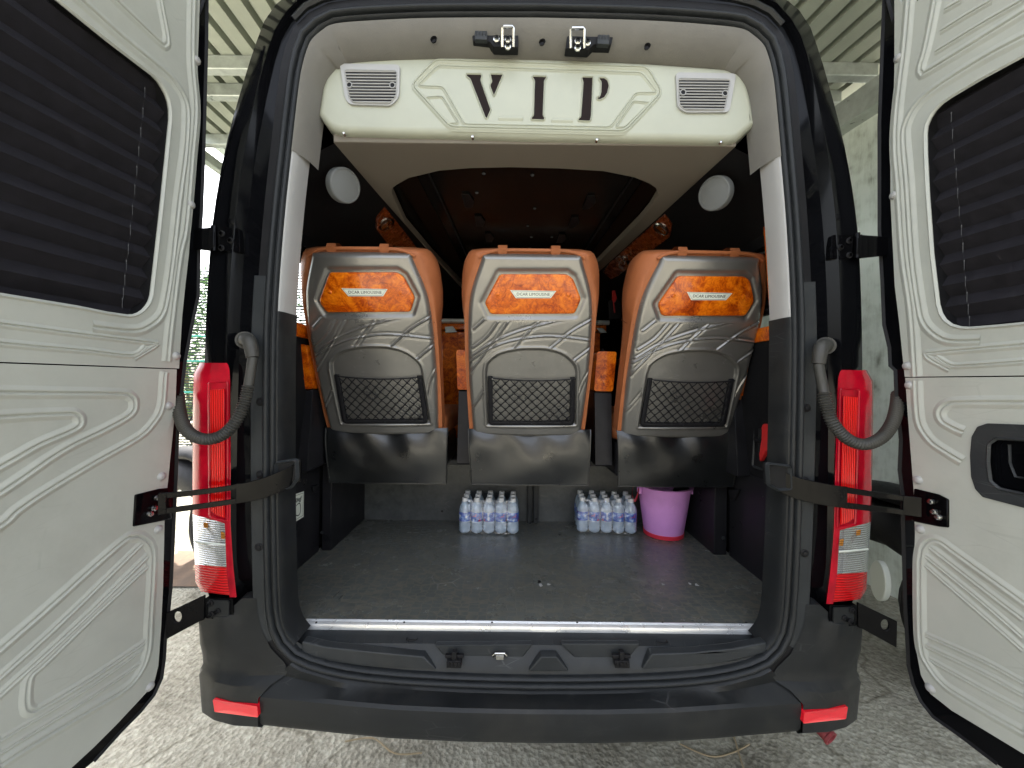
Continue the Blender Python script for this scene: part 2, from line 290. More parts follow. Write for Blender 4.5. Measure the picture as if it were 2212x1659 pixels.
# ------------------------------------------------------------------ geometry helpers
class MB:
    def __init__(s): s.v = []; s.f = []
    def add(s, vs, fs):
        o = len(s.v); s.v += [Vector(v) for v in vs]; s.f += [tuple(i + o for i in f) for f in fs]; return o
    def quad(s, a, b, c, d): s.add([a, b, c, d], [(0, 1, 2, 3)])
    def box(s, lo, hi):
        x0, y0, z0 = lo; x1, y1, z1 = hi
        s.add([(x0, y0, z0), (x1, y0, z0), (x1, y1, z0), (x0, y1, z0), (x0, y0, z1), (x1, y0, z1), (x1, y1, z1), (x0, y1, z1)],
              [(0, 3, 2, 1), (4, 5, 6, 7), (0, 1, 5, 4), (1, 2, 6, 5), (2, 3, 7, 6), (3, 0, 4, 7)])
    def grid(s, rows, closed=False):
        n = len(rows[0]); o = len(s.v)
        for r in rows: s.v += [Vector(p) for p in r]
        for i in range(len(rows) - 1):
            for j in range(n if closed else n - 1):
                k = (j + 1) % n
                s.f.append((o + i * n + j, o + i * n + k, o + (i + 1) * n + k, o + (i + 1) * n + j))
    def tube(s, pts, r, n=8, closed=False, cap=True):
        pts = [Vector(p) for p in pts]; L = len(pts); rows = []
        t0 = (pts[1] - pts[0]).normalized(); a = t0.orthogonal().normalized()
        for i, p in enumerate(pts):
            q = pts[(i + 1) % L] if (closed or i < L - 1) else p; o_ = pts[i - 1] if (closed or i > 0) else p
            t = (q - o_); t = t.normalized() if t.length > 1e-9 else t0
            a = (a - t * a.dot(t)).normalized(); b = t.cross(a)
            rr = r[i] if isinstance(r, (list, tuple)) else r
            rows.append([p + (a * math.cos(2 * math.pi * k / n) + b * math.sin(2 * math.pi * k / n)) * rr for k in range(n)])
        if closed: rows.append(rows[0])
        o = len(s.v); s.grid(rows, True)
        if cap and not closed:
            s.f.append(tuple(o + k for k in range(n))[::-1]); s.f.append(tuple(o + (L - 1) * n + k for k in range(n)))
    def sweep(s, pts, prof, nrm, closed=False, cap=False):
        """profile (a,b): a = in-surface normal, b = along nrm"""
        pts = [Vector(p) for p in pts]; L = len(pts); rows = []
        for i, p in enumerate(pts):
            q = pts[(i + 1) % L] if (closed or i < L - 1) else p; o_ = pts[i - 1] if (closed or i > 0) else p
            N = Vector(nrm[i] if isinstance(nrm, list) else nrm)
            t = (q - o_).normalized(); a = N.cross(t).normalized()
            sc = prof(i, L) if callable(prof) else prof
            rows.append([p + a * x + N * y for x, y in sc])
        if closed: rows.append(rows[0])
        s.grid(rows)
        if cap:
            n = len(rows[0]); o = len(s.v) - n * len(rows)
            s.f.append(tuple(range(o, o + n))); s.f.append(tuple(range(len(s.v) - n, len(s.v))))
    def prism(s, poly, off, holes=()):
        """flat polygon(s) extruded by vector off; triangulated with holes"""
        loops = [[Vector(p) for p in poly]] + [[Vector(p) for p in h] for h in holes]
        off = Vector(off); flat = [p for l in loops for p in l]
        tris = tessellate_polygon(loops)
        n = len(flat); o = len(s.v)
        s.v += flat + [p + off for p in flat]
        for t in tris:
            s.f.append((o + t[0], o + t[1], o + t[2])); s.f.append((o + n + t[2], o + n + t[1], o + n + t[0]))
        k = 0
        for l in loops:
            m = len(l)
            for i in range(m):
                a, b = k + i, k + (i + 1) % m
                s.f.append((o + a, o + b, o + n + b, o + n + a))
            k += m
    def lathe(s, prof, c, n=24, axis=(0, 0, 1), sx=1., sy=1.):
        c = Vector(c); ax = Vector(axis).normalized(); a = ax.orthogonal().normalized(); b = ax.cross(a)
        if abs(ax.z) > .99: a, b = Vector((1, 0, 0)), Vector((0, 1, 0))
        s.grid([[c + a * math.cos(2 * math.pi * k / n) * r * sx + b * math.sin(2 * math.pi * k / n) * r * sy + ax * h for k in range(n)] for r, h in prof], True)
    def build(s, name, m, parent=None, smooth=35, bevel=0, seg=2, merge=1e-5, sub=0):
        bm = bmesh.new(); vs = [bm.verts.new(v) for v in s.v]
        for f in s.f:
            try: bm.faces.new([vs[i] for i in f])
            except ValueError: pass
        bmesh.ops.remove_doubles(bm, verts=bm.verts, dist=merge)
        bmesh.ops.recalc_face_normals(bm, faces=bm.faces)
        me = bpy.data.meshes.new(name); bm.to_mesh(me); bm.free()
        me.materials.append(M[m] if isinstance(m, str) else m)
        if smooth:
            for p in me.polygons: p.use_smooth = True
            me.set_sharp_from_angle(angle=math.radians(smooth))
        o = bpy.data.objects.new(name, me); col.objects.link(o)
        if bevel:
            md = o.modifiers.new('bevel', 'BEVEL'); md.width = bevel; md.segments = seg; md.limit_method = 'ANGLE'; md.angle_limit = math.radians(40); md.harden_normals = False
        if sub:
            md = o.modifiers.new('sub', 'SUBSURF'); md.levels = sub; md.render_levels = sub
        if parent is not None:
            o.parent = parent; o.matrix_parent_inverse = parent.matrix_world.inverted() if parent.type != 'EMPTY' else Matrix.Translation(-parent.location)
            if parent.type != 'EMPTY': o.matrix_parent_inverse = Matrix.Identity(4)
        return o
def tag(o, label=None, cat=None, group=None, kind=None):
    if label: o['label'] = label
    if cat: o['category'] = cat
    if group: o['group'] = group
    if kind: o['kind'] = kind
    return o
def empty(name, label, cat, loc=(0, 0, 0), group=None):
    o = bpy.data.objects.new(name, None); col.objects.link(o); o.location = loc; o.empty_display_size = .1
    return tag(o, label, cat, group)
def catmull(pts, n=6, closed=False):
    P = [Vector(p) for p in pts]; L = len(P); out = []
    rng = range(L if closed else L - 1)
    for i in rng:
        p0 = P[(i - 1) % L] if (closed or i > 0) else P[i]; p1 = P[i]; p2 = P[(i + 1) % L]; p3 = P[(i + 2) % L] if (closed or i < L - 2) else p2
        for k in range(n):
            t = k / n
            out.append(.5 * ((2 * p1) + (p2 - p0) * t + (2 * p0 - 5 * p1 + 4 * p2 - p3) * t * t + (3 * p1 - p0 - 3 * p2 + p3) * t ** 3))
    if not closed: out.append(P[-1])
    return out
def resample(P, n):
    P = [Vector(p) for p in P]; d = [0]
    for a, b in zip(P, P[1:]): d.append(d[-1] + (b - a).length)
    out = []; j = 0
    for i in range(n):
        s = d[-1] * i / (n - 1)
        while j < len(d) - 2 and d[j + 1] < s: j += 1
        t = (s - d[j]) / max(1e-9, d[j + 1] - d[j]); out.append(P[j].lerp(P[j + 1], min(1, max(0, t))))
    return out
def copy_tree(o, parent=None):
    c = o.copy(); col.objects.link(c); mi = o.matrix_parent_inverse.copy()
    if parent is not None: c.parent = parent; c.matrix_parent_inverse = mi
    for ch in list(o.children): copy_tree(ch, c)
    return c
RID = [(-.5, 0), (-.32, .28), (-.16, .8), (0, 1), (.16, .8), (.32, .28), (.5, 0)]
GRV = [(-.5, 0), (-.42, .12), (-.32, .42), (-.22, .80), (-.15, .97), (-.11, .95), (-.075, .70), (-.03, .12), (0, .0), (.03, .12), (.075, .70), (.11, .95), (.15, .97), (.22, .80), (.32, .42), (.42, .12), (.5, 0)]
def groove_prof(w, h, sink=.0005): return [(a * w, b * h - sink) for a, b in GRV]
def ridge_prof(w, h, sink=.0006): return [(a * w, b * h - sink) for a, b in RID]
# ================================================================== SETTING
def structure(name, mb, m, **k):
    o = mb.build(name, m, None, **k); o['kind'] = 'structure'; return o
g = MB(); g.quad((-60, -30, 0), (60, -30, 0), (60, 90, 0), (-60, 90, 0)); structure('ground', g, 'concrete', smooth=0)

# ------------------------------------------------------------------ shed roof over the van, open towards the camera
RZ = 3.75; RY0, RY1 = .5, 11.0; RX0, RX1 = -3.0, 2.56
roof = empty('shed_roof', 'corrugated metal lean-to roof with steel purlins above the van', 'roof', (0, RY0, RZ))
g = MB(); prof = []; x = RX0
while x < RX1 + .3:
    for dx, dz in ((0, 0), (.100, 0), (.104, .062), (.146, .062), (.150, 0)): prof.append((x + dx, RZ + dz))
    x += .15
def wx(x, y): return x - .15 * (y - 3.05) * max(0, (x - RX0) / (RX1 - RX0))   # the wall side runs slightly askew
g.grid([[(wx(px_, yy), yy, pz_) for px_, pz_ in prof] for yy in (RY0, 4, 7, RY1)])
g.grid([[(wx(px_, yy), yy, pz_ + .004) for px_, pz_ in prof] for yy in (RY0, 4, 7, RY1)])
g.build('roof_sheet', 'roof', roof, smooth=0)
for yy in (.7, 1.8, 2.74, 3.0, 3.62, 5.6, 7.2, 9):
    g = MB(); g.box((RX0, yy, RZ - .10), (wx(RX1, yy) - .03, yy + .07, RZ - .004)); g.build('purlin', 'silver', roof, bevel=.006)
g = MB(); g.box((RX0 - .05, RY0, RZ - .2), (RX0 + .03, RY1, RZ - .102)); g.build('eave_beam', 'silver', roof, bevel=.01)
g = MB()
g.grid([[(wx(RX1, yy) - .10, yy, RZ - .33), (wx(RX1, yy) - .10, yy, RZ - .14), (wx(RX1, yy) + .04, yy, RZ - .14), (wx(RX1, yy) + .04, yy, RZ - .33), (wx(RX1, yy) - .10, yy, RZ - .33)] for yy in (RY0, 6, RY1)])
g.build('wall_beam', 'silver', roof, smooth=20)
for yy in (2.2, 4.3, 6.5):
    g = MB(); xx = wx(RX1, yy) - .06
    g.tube([(xx - .02, yy, RZ - .16), (xx - .035, yy, RZ - .25), (xx - .02, yy + .02, RZ - .34), (xx, yy + .08, RZ - .345)], .012, 6); g.build('hook_bracket', 'rubberd', roof)
# posts carrying the eave
for yy in (6.0, 10.5):
    g = MB(); g.box((RX0 - .05, yy, 0), (RX0 + .03, yy + .08, RZ - .2))
    g.build('post', 'silver', roof, bevel=.005)

# ------------------------------------------------------------------ right hand wall
g = MB(); n = 40
def wally(y): return wx(RX1, y) + .02
g.grid([[(wally(y), y, z) for z in (0, 1.0, 2.0, 3.0, RZ - .2)] for y in np.linspace(.6, 12, 12)])
g.grid([[(wally(y) + .15, y, z) for z in (0, RZ - .2)] for y in np.linspace(.6, 12, 12)])
g.quad((wally(.6), .6, 0), (wally(.6) + .15, .6, 0), (wally(.6) + .15, .6, RZ - .2), (wally(.6), .6, RZ - .2))
wl = g.build('plaster_wall', 'wall', None, smooth=0); tag(wl, 'stained pale green plaster wall to the right of the van', 'wall')
# wall far beyond + block wall on the left
g = MB(); g.box((-9.5, 11.2, 0), (4, 11.4, 1.5)); bw = g.build('block_wall', 'sand', None, bevel=.01); tag(bw, 'low sandy block wall behind the shade net', 'wall')
g = MB(); g.box((-9, -7.2, 0), (7, -7.0, 3.2)); bw = g.build('added_dark_wall', 'bwall', None, bevel=.01); tag(bw, 'unseen dark wall added behind the camera to darken reflections', 'wall')  # added out of view so the glossy black parts mirror something dark
# shade net fence
net = empty('net_fence', 'dark woven shade net hung on thin posts left of the van', 'fence', (-6, 6.2, 0))
g = MB(); rows = []
for k in range(24):
    x = -9.5 + k * .33; rows.append([(x, 6.2 + .05 * math.sin(k * 1.3) * (1 - z / 3.4), z) for z in (0.1, .8, 1.6, 2.4, 3.2)])
g.grid(rows); g.build('net_sheet', 'net', net)
for z in (1.25, 1.75, 2.15):
    g = MB(); g.tube([(-9.5, 6.17, z), (-5.8, 6.16, z - .03), (-2.0, 6.17, z)], .016, 6); g.build('strap', 'teal', net)
for x in (-9.3, -6.6, -2.1):
    g = MB(); g.tube([(x, 6.26, 0), (x, 6.26, 3.3)], .03, 8); g.build('post', 'silver', net)
# shrubs beyond the net
def shrub(x, y, h, r, label, seed):
    rnd = random.Random(seed)
    root = empty('leafy_shrub', label, 'shrub', (x, y, 0), 'shrubs beyond the shade net')
    g = MB()
    for k in range(7):
        a = rnd.random() * 6.28; tx = x + math.cos(a) * r * .5; ty = y + math.sin(a) * r * .5
        g.tube([(x + rnd.uniform(-.05, .05), y, 0), ((x + tx) / 2, (y + ty) / 2, h * .5), (tx, ty, h * rnd.uniform(.75, .95))], [.022, .014, .005], 5)
    g.build('stem', 'bark', root)
    g = MB()
    for k in range(int(1300 * h * r)):
        a = rnd.random() * 6.28; rr = r * math.sqrt(rnd.random()); z = h * (.12 + .88 * rnd.random())
        q = 1 - abs(z / h - .55) * 1.1; rr *= max(.25, q) * (1 + .25 * math.sin(a * 3 + z * 4))
        p = Vector((x + math.cos(a) * rr, y + math.sin(a) * rr, z)); s = rnd.uniform(.035, .075)
        d = Vector((rnd.gauss(0, 1), rnd.gauss(0, 1), rnd.gauss(0, .6))).normalized(); e = d.orthogonal().normalized()
        e = (Quaternion(d, rnd.random() * 6.28) @ e)
        g.add([p, p + d * s + e * s * .32, p + d * 2 * s, p + d * s - e * s * .32], [(0, 1, 2, 3)])
    g.build('foliage', 'leaf', root, smooth=0)
for i, (x, y, h, r, l) in enumerate([(-6.6, 8.0, 3.7, 1.3, 'tall bright green shrub behind the net, nearest the left door'),
                                     (-5.0, 8.6, 2.3, .9, 'rounded green shrub behind the net in the middle of the row'),
                                     (-8.6, 8.9, 3.0, 1.2, 'broad green shrub at the left end of the net'),
                                     (-5.3, 9.2, 5.2, 1.1, 'tallest leafy shrub, seen through the side window beside the left seat')]):
    shrub(x, y, h, r, l, 11 + i)

# ------------------------------------------------------------------ parked motorbikes
def wheel_part(root, c, R, name='wheel'):
    g = MB(); ring = [(c[0], c[1] + math.cos(a) * R, c[2] + math.sin(a) * R) for a in np.linspace(0, 2 * math.pi, 33)[:-1]]
    g.tube(ring, .045, 8, closed=True); wq = g.build(name, 'rubberd', root)
    g = MB(); ring = [(c[0], c[1] + math.cos(a) * (R - .05), c[2] + math.sin(a) * (R - .05)) for a in np.linspace(0, 2 * math.pi, 33)[:-1]]
    g.tube(ring, .016, 6, closed=True)
    for k in range(10):
        a = k * .628; g.tube([(c[0], c[1], c[2]), (c[0], c[1] + math.cos(a) * (R - .05), c[2] + math.sin(a) * (R - .05))], .006, 5)
    g.tube([(c[0] - .05, c[1], c[2]), (c[0] + .05, c[1], c[2])], .035, 10); g.build('rim', 'chrome', wq)
def motorbike(x, y, ang, label, body, accent, white=False):
    root = empty('motorbike', label, 'motorbike', (0, 0, 0), None)
    wheel_part(root, (0, -.62, .29), .25); wheel_part(root, (0, .62, .29), .25)
    g = MB(); prof_ = [(-.80, .60, .06), (-.60, .74, .12), (-.30, .80, .14), (.0, .76, .12), (.20, .62, .09), (.30, .45, .10), (.42, .50, .09), (.52, .75, .08), (.58, .92, .05)]
    rows = [[(math.cos(a) * wd, yy, zz - .12 + math.sin(a) * .13) for a in np.linspace(0, 2 * math.pi, 15)[:-1]] for yy, zz, wd in prof_]
    g.grid(rows, True); g.f.append(tuple(range(14))); g.build('body', body, root, smooth=60)
    g = MB(); rows = [[(math.cos(a) * wd, yy, zz + math.sin(a) * .05) for a in np.linspace(0, 2 * math.pi, 13)[:-1]] for yy, zz, wd in [(-.78, .78, .07), (-.5, .86, .13), (-.15, .84, .13), (.1, .80, .09)]]
    g.grid(rows, True); g.build('seat', 'rubberd', root, smooth=60)
    g = MB(); g.tube([(-.32, .45, 1.02), (-.12, .55, .98), (.12, .55, .98), (.32, .45, 1.02)], .014, 8); g.build('handlebar', 'chrome', root)
    g = MB(); g.tube([(0, .55, .98), (0, .60, .6), (0, .62, .29)], .03, 8); g.build('fork', 'chrome', root)
    g = MB(); g.grid([[(math.cos(a) * .10, -.62 + math.sin(b) * .31 * -1, .29 + math.cos(b) * .31 + (0.02 if abs(math.cos(a)) < .5 else 0)) for a in np.linspace(0, math.pi, 7)] for b in np.linspace(-.2, 1.5, 8)])
    g.build('mudguard', accent, root)
    for s in (-1, 1):
        g = MB(); g.tube([(s * .28, .47, 1.0), (s * .34, .42, 1.16)], .007, 6)
        g.lathe([(0, -.01), (.055, -.008), (.06, .0), (.05, .012), (0, .014)], (s * .35, .42, 1.20), 14, axis=(0, 1, 0)); g.build('mirror', 'rubberd', root)
    if white:
        g = MB(); c = Vector((-.17, -.42, .42)); pts = [(c.x, c.y + math.cos(a) * .052, c.z + math.sin(a) * .105) for a in np.linspace(0, 2 * math.pi, 21)[:-1]]
        g.prism(pts, (-.03, 0, 0)); g.build('side_cover', 'white', root, bevel=.008)
    root.location = (x, y, 0); root.rotation_euler = (0, 0, ang); return root
motorbike(2.19, 2.43, math.radians(-6), 'dark red motorbike with a white side cover parked by the plaster wall', 'rubberd', 'rubberd', True)
motorbike(-2.85, 3.25, math.radians(62), 'black motorbike with a red mudguard parked left of the van', 'rubberd', 'red')
g = MB(); rows = []
for i in range(14):
    rows.append([(-2.75 + i * .07 + .02 * math.sin(j * 2.1), 2.65 + j * .05, .012 + .012 * (math.sin(i * 1.7 + j) + 1) * (1 if 0 < i < 13 and 0 < j < 11 else 0)) for j in range(12)])
g.grid(rows); cl = g.build('brown_rag', 'soil', None); tag(cl, 'brown cloth lying on the concrete behind the left tail lamp', 'cloth')

# twigs and cord on the ground
rnd = random.Random(3)
for i, (px, py, l, lab) in enumerate([(828, 1612, .16, 'pale curled straw under the left half of the bumper'), (1585, 1598, .30, 'thin dry twig under the right half of the bumper'),
                                      (1552, 1622, .14, 'short dark stick lying below the right half of the bumper')]):
    c = PZ(px, py, .006); a = rnd.uniform(-.3, .5) + (1.2 if i == 1 else 0)
    pts = catmull([c + Vector((math.cos(a), math.sin(a), 0)) * l * (k - 1.5) / 1.5 + Vector((0, .03 * math.sin(k * 2 + i), 0)) for k in range(4)], 5)
    g = MB(); g.tube(pts, .003, 5); o = g.build('twig', 'bark', None); tag(o, lab, 'twig', 'dry twigs on the concrete')

# ================================================================== VAN
van = empty('passenger_van', 'black passenger van seen from behind with both rear doors wide open', 'van', (XC, 1.2, 0))
def both(fn):
    """build a part on the left and its mirror image on the right"""
    for s in (0, 1): fn((lambda v: Vector(v)) if s == 0 else mir, s)
# half profiles (half width, z) bottom -> top centre
A = [(0, .528), (.2, .531), (.42, .541), (.58, .560), (.70, .595), (.755, .64), (.785, .70), (.797, .806), (.805, 1.1), (.808, 1.5), (.803, 1.70), (.786, 1.948), (.763, 2.177), (.745, 2.34), (.735, 2.40), (.722, 2.45), (.705, 2.488), (.67, 2.522), (.62, 2.549), (.5, 2.562), (.3, 2.572), (0, 2.576)]
Cc = [(0, .50), (.3, .50), (.60, .52), (.80, .60), (.88, .72), (.92, .85), (.925, 1.1), (.918, 1.5), (.904, 1.82), (.880, 2.05), (.848, 2.235), (.795, 2.45), (.75, 2.54), (.68, 2.60), (.55, 2.632), (.3, 2.645), (0, 2.65)]
B = [(0, .50), (.3, .50), (.70, .52), (.90, .58), (.99, .70), (1.02, .85), (1.03, 1.1), (1.03, 1.48), (1.018, 1.80), (1.0, 1.99), (.958, 2.203), (.895, 2.42), (.866, 2.504), (.842, 2.564), (.805, 2.612), (.755, 2.648), (.65, 2.68), (.4, 2.71), (0, 2.72)]
def full(prof, y, n=61, off=0.0, yf=None):
    h = catmull([Vector((a, 0, b)) for a, b in prof], 6); h = resample(h, n)
    if off:
        q = []
        for i, p in enumerate(h):
            t = (h[min(i + 1, n - 1)] - h[max(i - 1, 0)]).normalized(); q.append(p + Vector((t.z, 0, -t.x)) * off)
        q[0].x = 0; q[-1].x = 0; h = q
    R_ = [Vector((XC + p.x, y if yf is None else yf(p), p.z)) for p in h]
    L_ = [Vector((XC - p.x, y if yf is None else yf(p), p.z)) for p in h]
    return R_ + L_[::-1][1:-1]        # closed loop counter-clockwise seen from behind
def loft(rings): 
    g = MB(); g.grid(rings, True); return g
# outer body skin: gap flange -> rear face -> rounded corner -> sides
g = loft([full(A, 1.162, off=.0), full(A, 1.157, off=.004), full(A, 1.157, off=.030), full(A, 1.166, off=.036)])
g.build('opening_flange', 'rubberd', van, smooth=40)
def low_in(ring):
    for p in ring:
        if p.z < .84: p.y += .045 * min(1, (.84 - p.z) / .06)
    return ring
def lerp(P, Q, t): return [a.lerp(b, t) for a, b in zip(P, Q)]
a0, c0, b0 = full(A, 1.166, off=.034), full(Cc, 1.148), full(B, 1.215)
c0b = full(Cc, 1.150, off=.006)
aa = full(A, 1.176, off=.040); ab = lerp(full(A, 1.176, off=.040), full(Cc, 1.172), .72)
b0s = full(B, 1.215, off=-.006)
for r_ in (a0, c0, c0b, aa, ab, b0s): low_in(r_)
g = loft([a0, aa, ab, lerp(ab, c0, .75), c0, c0b, lerp(c0b, full(B, 1.185, off=-.006), .85), b0s, full(B, 1.30, off=.012), full(B, 1.42, off=.016), full(B, 2.75, off=.02), full(B, 5.9, off=.02), full(B, 6.2, off=-.08)])
g.f = [f for f in g.f if not (1.5 < sum(g.v[i].y for i in f) / len(f) < 2.7 and 1.66 < sum(g.v[i].z for i in f) / len(f) < 1.985 and abs(g.v[f[0]].x - XC) > .9)]   # side window openings
g.build('body', 'paint', van, smooth=38)
g = MB(); bk = full(B, 6.2, off=-.08); g.v += bk; g.f.append(tuple(range(len(bk)))); g.build('front_bulkhead', 'black', van, smooth=0)
# bolts on the flange strip
for px, py in ((567, 868), (567, 1025), (564, 1182)):
    def bolt(m_, s, px=px, py=py):
        c = m_(PY(px - 5, py, 1.1535)); g = MB(); g.lathe([(.0, -.006), (.005, -.006), (.0075, -.005), (.008, -.002), (.0125, 0), (.013, .003)], c, 16, axis=(0, 1, 0)); g.build('bolt', 'rubberd', van)
    both(bolt)
# rubber seal round the opening : double lip
sealp = full(A, 1.155)
g = MB(); prof = [(-.002, .016), (-.003, .002), (.0, -.008), (.005, -.0105), (.010, -.008), (.0125, -.001), (.0135, .005), (.0165, .006), (.019, -.001), (.023, -.004), (.028, -.001), (.030, .008), (.030, .02)]
g.sweep(sealp, [(-a, b) for a, b in prof], (0, 1, 0), closed=True); g.build('door_seal', 'rubber', van, smooth=60)
# top edge gutter
g = MB(); gp = [p for p in full(Cc, 1.150, off=-.03) if p.z > 2.5]
g.tube(sorted(gp, key=lambda p: p.x), .009, 6); g.build('rain_gutter', 'plastic', van)

# inner frame trims (between seal and cabin)
def frame_pts(zlo, zhi, off, y, n=40):
    h = [p for p in resample(catmull([Vector((a, 0, b)) for a, b in A], 6), 300) if True]
    q = []
    for i, p in enumerate(h):
        t = (h[min(i + 1, 299)] - h[max(i - 1, 0)]).normalized(); q.append(p + Vector((t.z, 0, -t.x)) * off)
    q = [p for p, o in zip(q, h) if zlo <= o.z <= zhi]
    return [Vector((p.x, y, p.z)) for p in q]
def frame_strip(name, m, zlo, zhi, w_in, y0, y1, top=False, part_label=None):
    prof = [(-.028, y0 + .004), (-.031, y0), (-.036, y0 + .0005), (-.036 - w_in * .35, y0 + .006), (-.036 - w_in * .8, y0 + .022), (-.036 - w_in, y1 - .02), (-.036 - w_in, y1)]
    rws = [frame_pts(zlo, zhi, o_, y_) for o_, y_ in prof]
    if top:
        k = MB(); k.grid([[Vector((XC + p.x, p.y, p.z)) for p in r_] + [Vector((XC - max(p.x, 0), p.y, p.z)) for p in r_[::-1][1:]] for r_ in rws]); o = k.build(name, m, van, smooth=50); return
    for s in (0, 1):
        k = MB(); k.grid([[Vector((XC + (p.x if s else -p.x), p.y, p.z)) for p in r_] for r_ in rws]); k.build(name, m, van, smooth=50)
# header trim: wider, felt
hp = [(-.029, 1.164), (-.034, 1.158), (-.042, 1.160), (-.060, 1.170), (-.078, 1.185), (-.098, 1.215), (-.106, 1.26)]
rows = []
for o_, y_ in hp:
    pts = frame_pts(1.9, 3, o_, y_)
    # side legs are narrower than the top
    out = []
    for p, b_ in zip(pts, frame_pts(1.9, 3, -.03, y_)):
        k = min(1, max(0, (b_.z - 2.36) / .15)); k = .42 + .58 * k * k * (3 - 2 * k)
        out.append(b_.lerp(p, k))
    rows.append(out)
rws = [[Vector((XC + p.x, p.y, p.z)) for p in r_ if p.z > 2.128] for r_ in rows]
nmin = min(len(r_) for r_ in rws); rws = [r_[-nmin:] for r_ in rws]
k = MB(); k.grid([r_ + [Vector((2 * XC - p.x, p.y, p.z)) for p in r_[::-1][1:]] for r_ in rws]); hdr = k.build('header_trim', 'felt', van, smooth=60)
frame_strip('pillar_trim', 'pale', 1.655, 2.165, .010, 1.162, 1.235)
frame_strip('pillar_cover', 'plastic', .62, 1.665, .010, 1.160, 1.240)
def flange_side(m_, s):
    rw = [[Vector((XC - p.x, p.y, p.z)) for p in frame_pts(.66, 1.76, o_, y_)] for o_, y_ in ((.004, 1.158), (.006, 1.1545), (.040, 1.1545), (.044, 1.158), (.045, 1.172))]
    k = MB(); k.grid([[m_(p) for p in r_] for r_ in rw]); k.build('side_flange', 'plastic2', van, smooth=40)
both(flange_side)
# holes and latch strikers in the header
HY = 1.20
for px, py in ((1090.5 - .0, 86), (1171, 92), (1398, 101), (937, 86)):
    if px == 1090.5: continue
    c = PY(px, py, HY - .024); g = MB(); g.lathe([(.011, -.003), (.009, 0), (.0085, .004), (0, .004)], c, 18, axis=(0, 1, 0), sx=1, sy=.8); g.build('screw_hole', 'rubberd', hdr)
def X(ox, oy, s, pts): return [((ox + x / s) / 1.161, (oy + y / s) / 1.161) for x, y in pts]
def latch(pl, plug, plug2, uL, uR, ytop, ybot):
    y_ = HY - .022
    g = MB(); g.prism([PY(a, b, y_) for a, b in pl], (0, .03, 0)); base = g.build('latch_striker', 'rubberd', hdr, bevel=.002)
    g = MB(); g.prism([PY(a, b, y_ - .012) for a, b in plug], (0, .014, 0)); 
    for k in range(4):
        a, b = plug[0][0] + (plug[1][0] - plug[0][0]) * (k + .5) / 4, plug[0][1] + 5
        c = PY(a, b, y_ - .014); g.box((c.x - .0015, c.y - .001, c.z - .006), (c.x + .0015, c.y + .002, c.z + .006))
    g.build('striker_plug', 'plastic2', hdr, bevel=.0015)
    g = MB(); r = .0045
    P0 = PY(uL, ybot, y_ - .006); P1 = PY(uL, ytop + 3, y_ - .028); P2 = PY(uL + 3, ytop, y_ - .032); P3 = PY(uR - 3, ytop, y_ - .032); P4 = PY(uR, ytop + 3, y_ - .028); P5 = PY(uR, ybot, y_ - .006)
    g.tube([P0, P1, P2, P3, P4, P5], r, 8); g.build('striker_loop', 'chrome', hdr)
    for (a, b) in (plug2, ((uL + uR) / 2, ytop + 30), ((uL + uR) / 2, ytop + 44)):
        c = PY(a, b, y_ - .004); g = MB(); g.lathe([(.006, -.010), (.007, -.006), (.010, -.004), (.010, 0)], c, 12, axis=(0, 1, 0)); g.build('bolt', 'chrome', hdr)
s3 = 3.3515
latch(X(1000, 40, s3, [(615, 115), (1005, 120), (1005, 262), (795, 258), (760, 215), (622, 208)]), X(1000, 40, s3, [(640, 122), (742, 124), (742, 200), (640, 196)]), X(1000, 40, s3, [(822, 200)])[0],
      (1000 + 870 / s3) / 1.161, (1000 + 965 / s3) / 1.161, (40 + 90 / s3) / 1.161, (40 + 262 / s3) / 1.161)
latch(X(1000, 40, s3, [(1420, 140), (1808, 155), (1785, 245), (1640, 240), (1600, 282), (1402, 272)]), X(1000, 40, s3, [(1675, 155), (1775, 160), (1768, 238), (1668, 232)]), X(1000, 40, s3, [(1585, 230)])[0],
      (1000 + 1445 / s3) / 1.161, (1000 + 1560 / s3) / 1.161, (40 + 103 / s3) / 1.161, (40 + 272 / s3) / 1.161)

# ------------------------------------------------------------------ VIP panel
VY = 1.225
def V2(px, py, o=0): return PY(px, py, VY - o)
out = X(640, 0, 2.592, [(400, 735), (425, 560), (445, 490), (500, 410), (560, 370), (640, 355), (900, 350), (1300, 352), (1659, 358)]) + \
      X(1280, 0, 2.592, [(400, 372), (900, 395), (1400, 430), (1480, 445), (1530, 480), (1560, 560), (1590, 700), (1603, 800), (1590, 815), (1480, 900), (1420, 915), (1000, 905), (0, 885)]) + \
      X(640, 0, 2.592, [(1300, 872), (900, 865), (560, 855), (500, 840), (460, 810)])
out = [V2(a, b) for a, b in out]
ctr = sum(out, Vector()) / len(out)
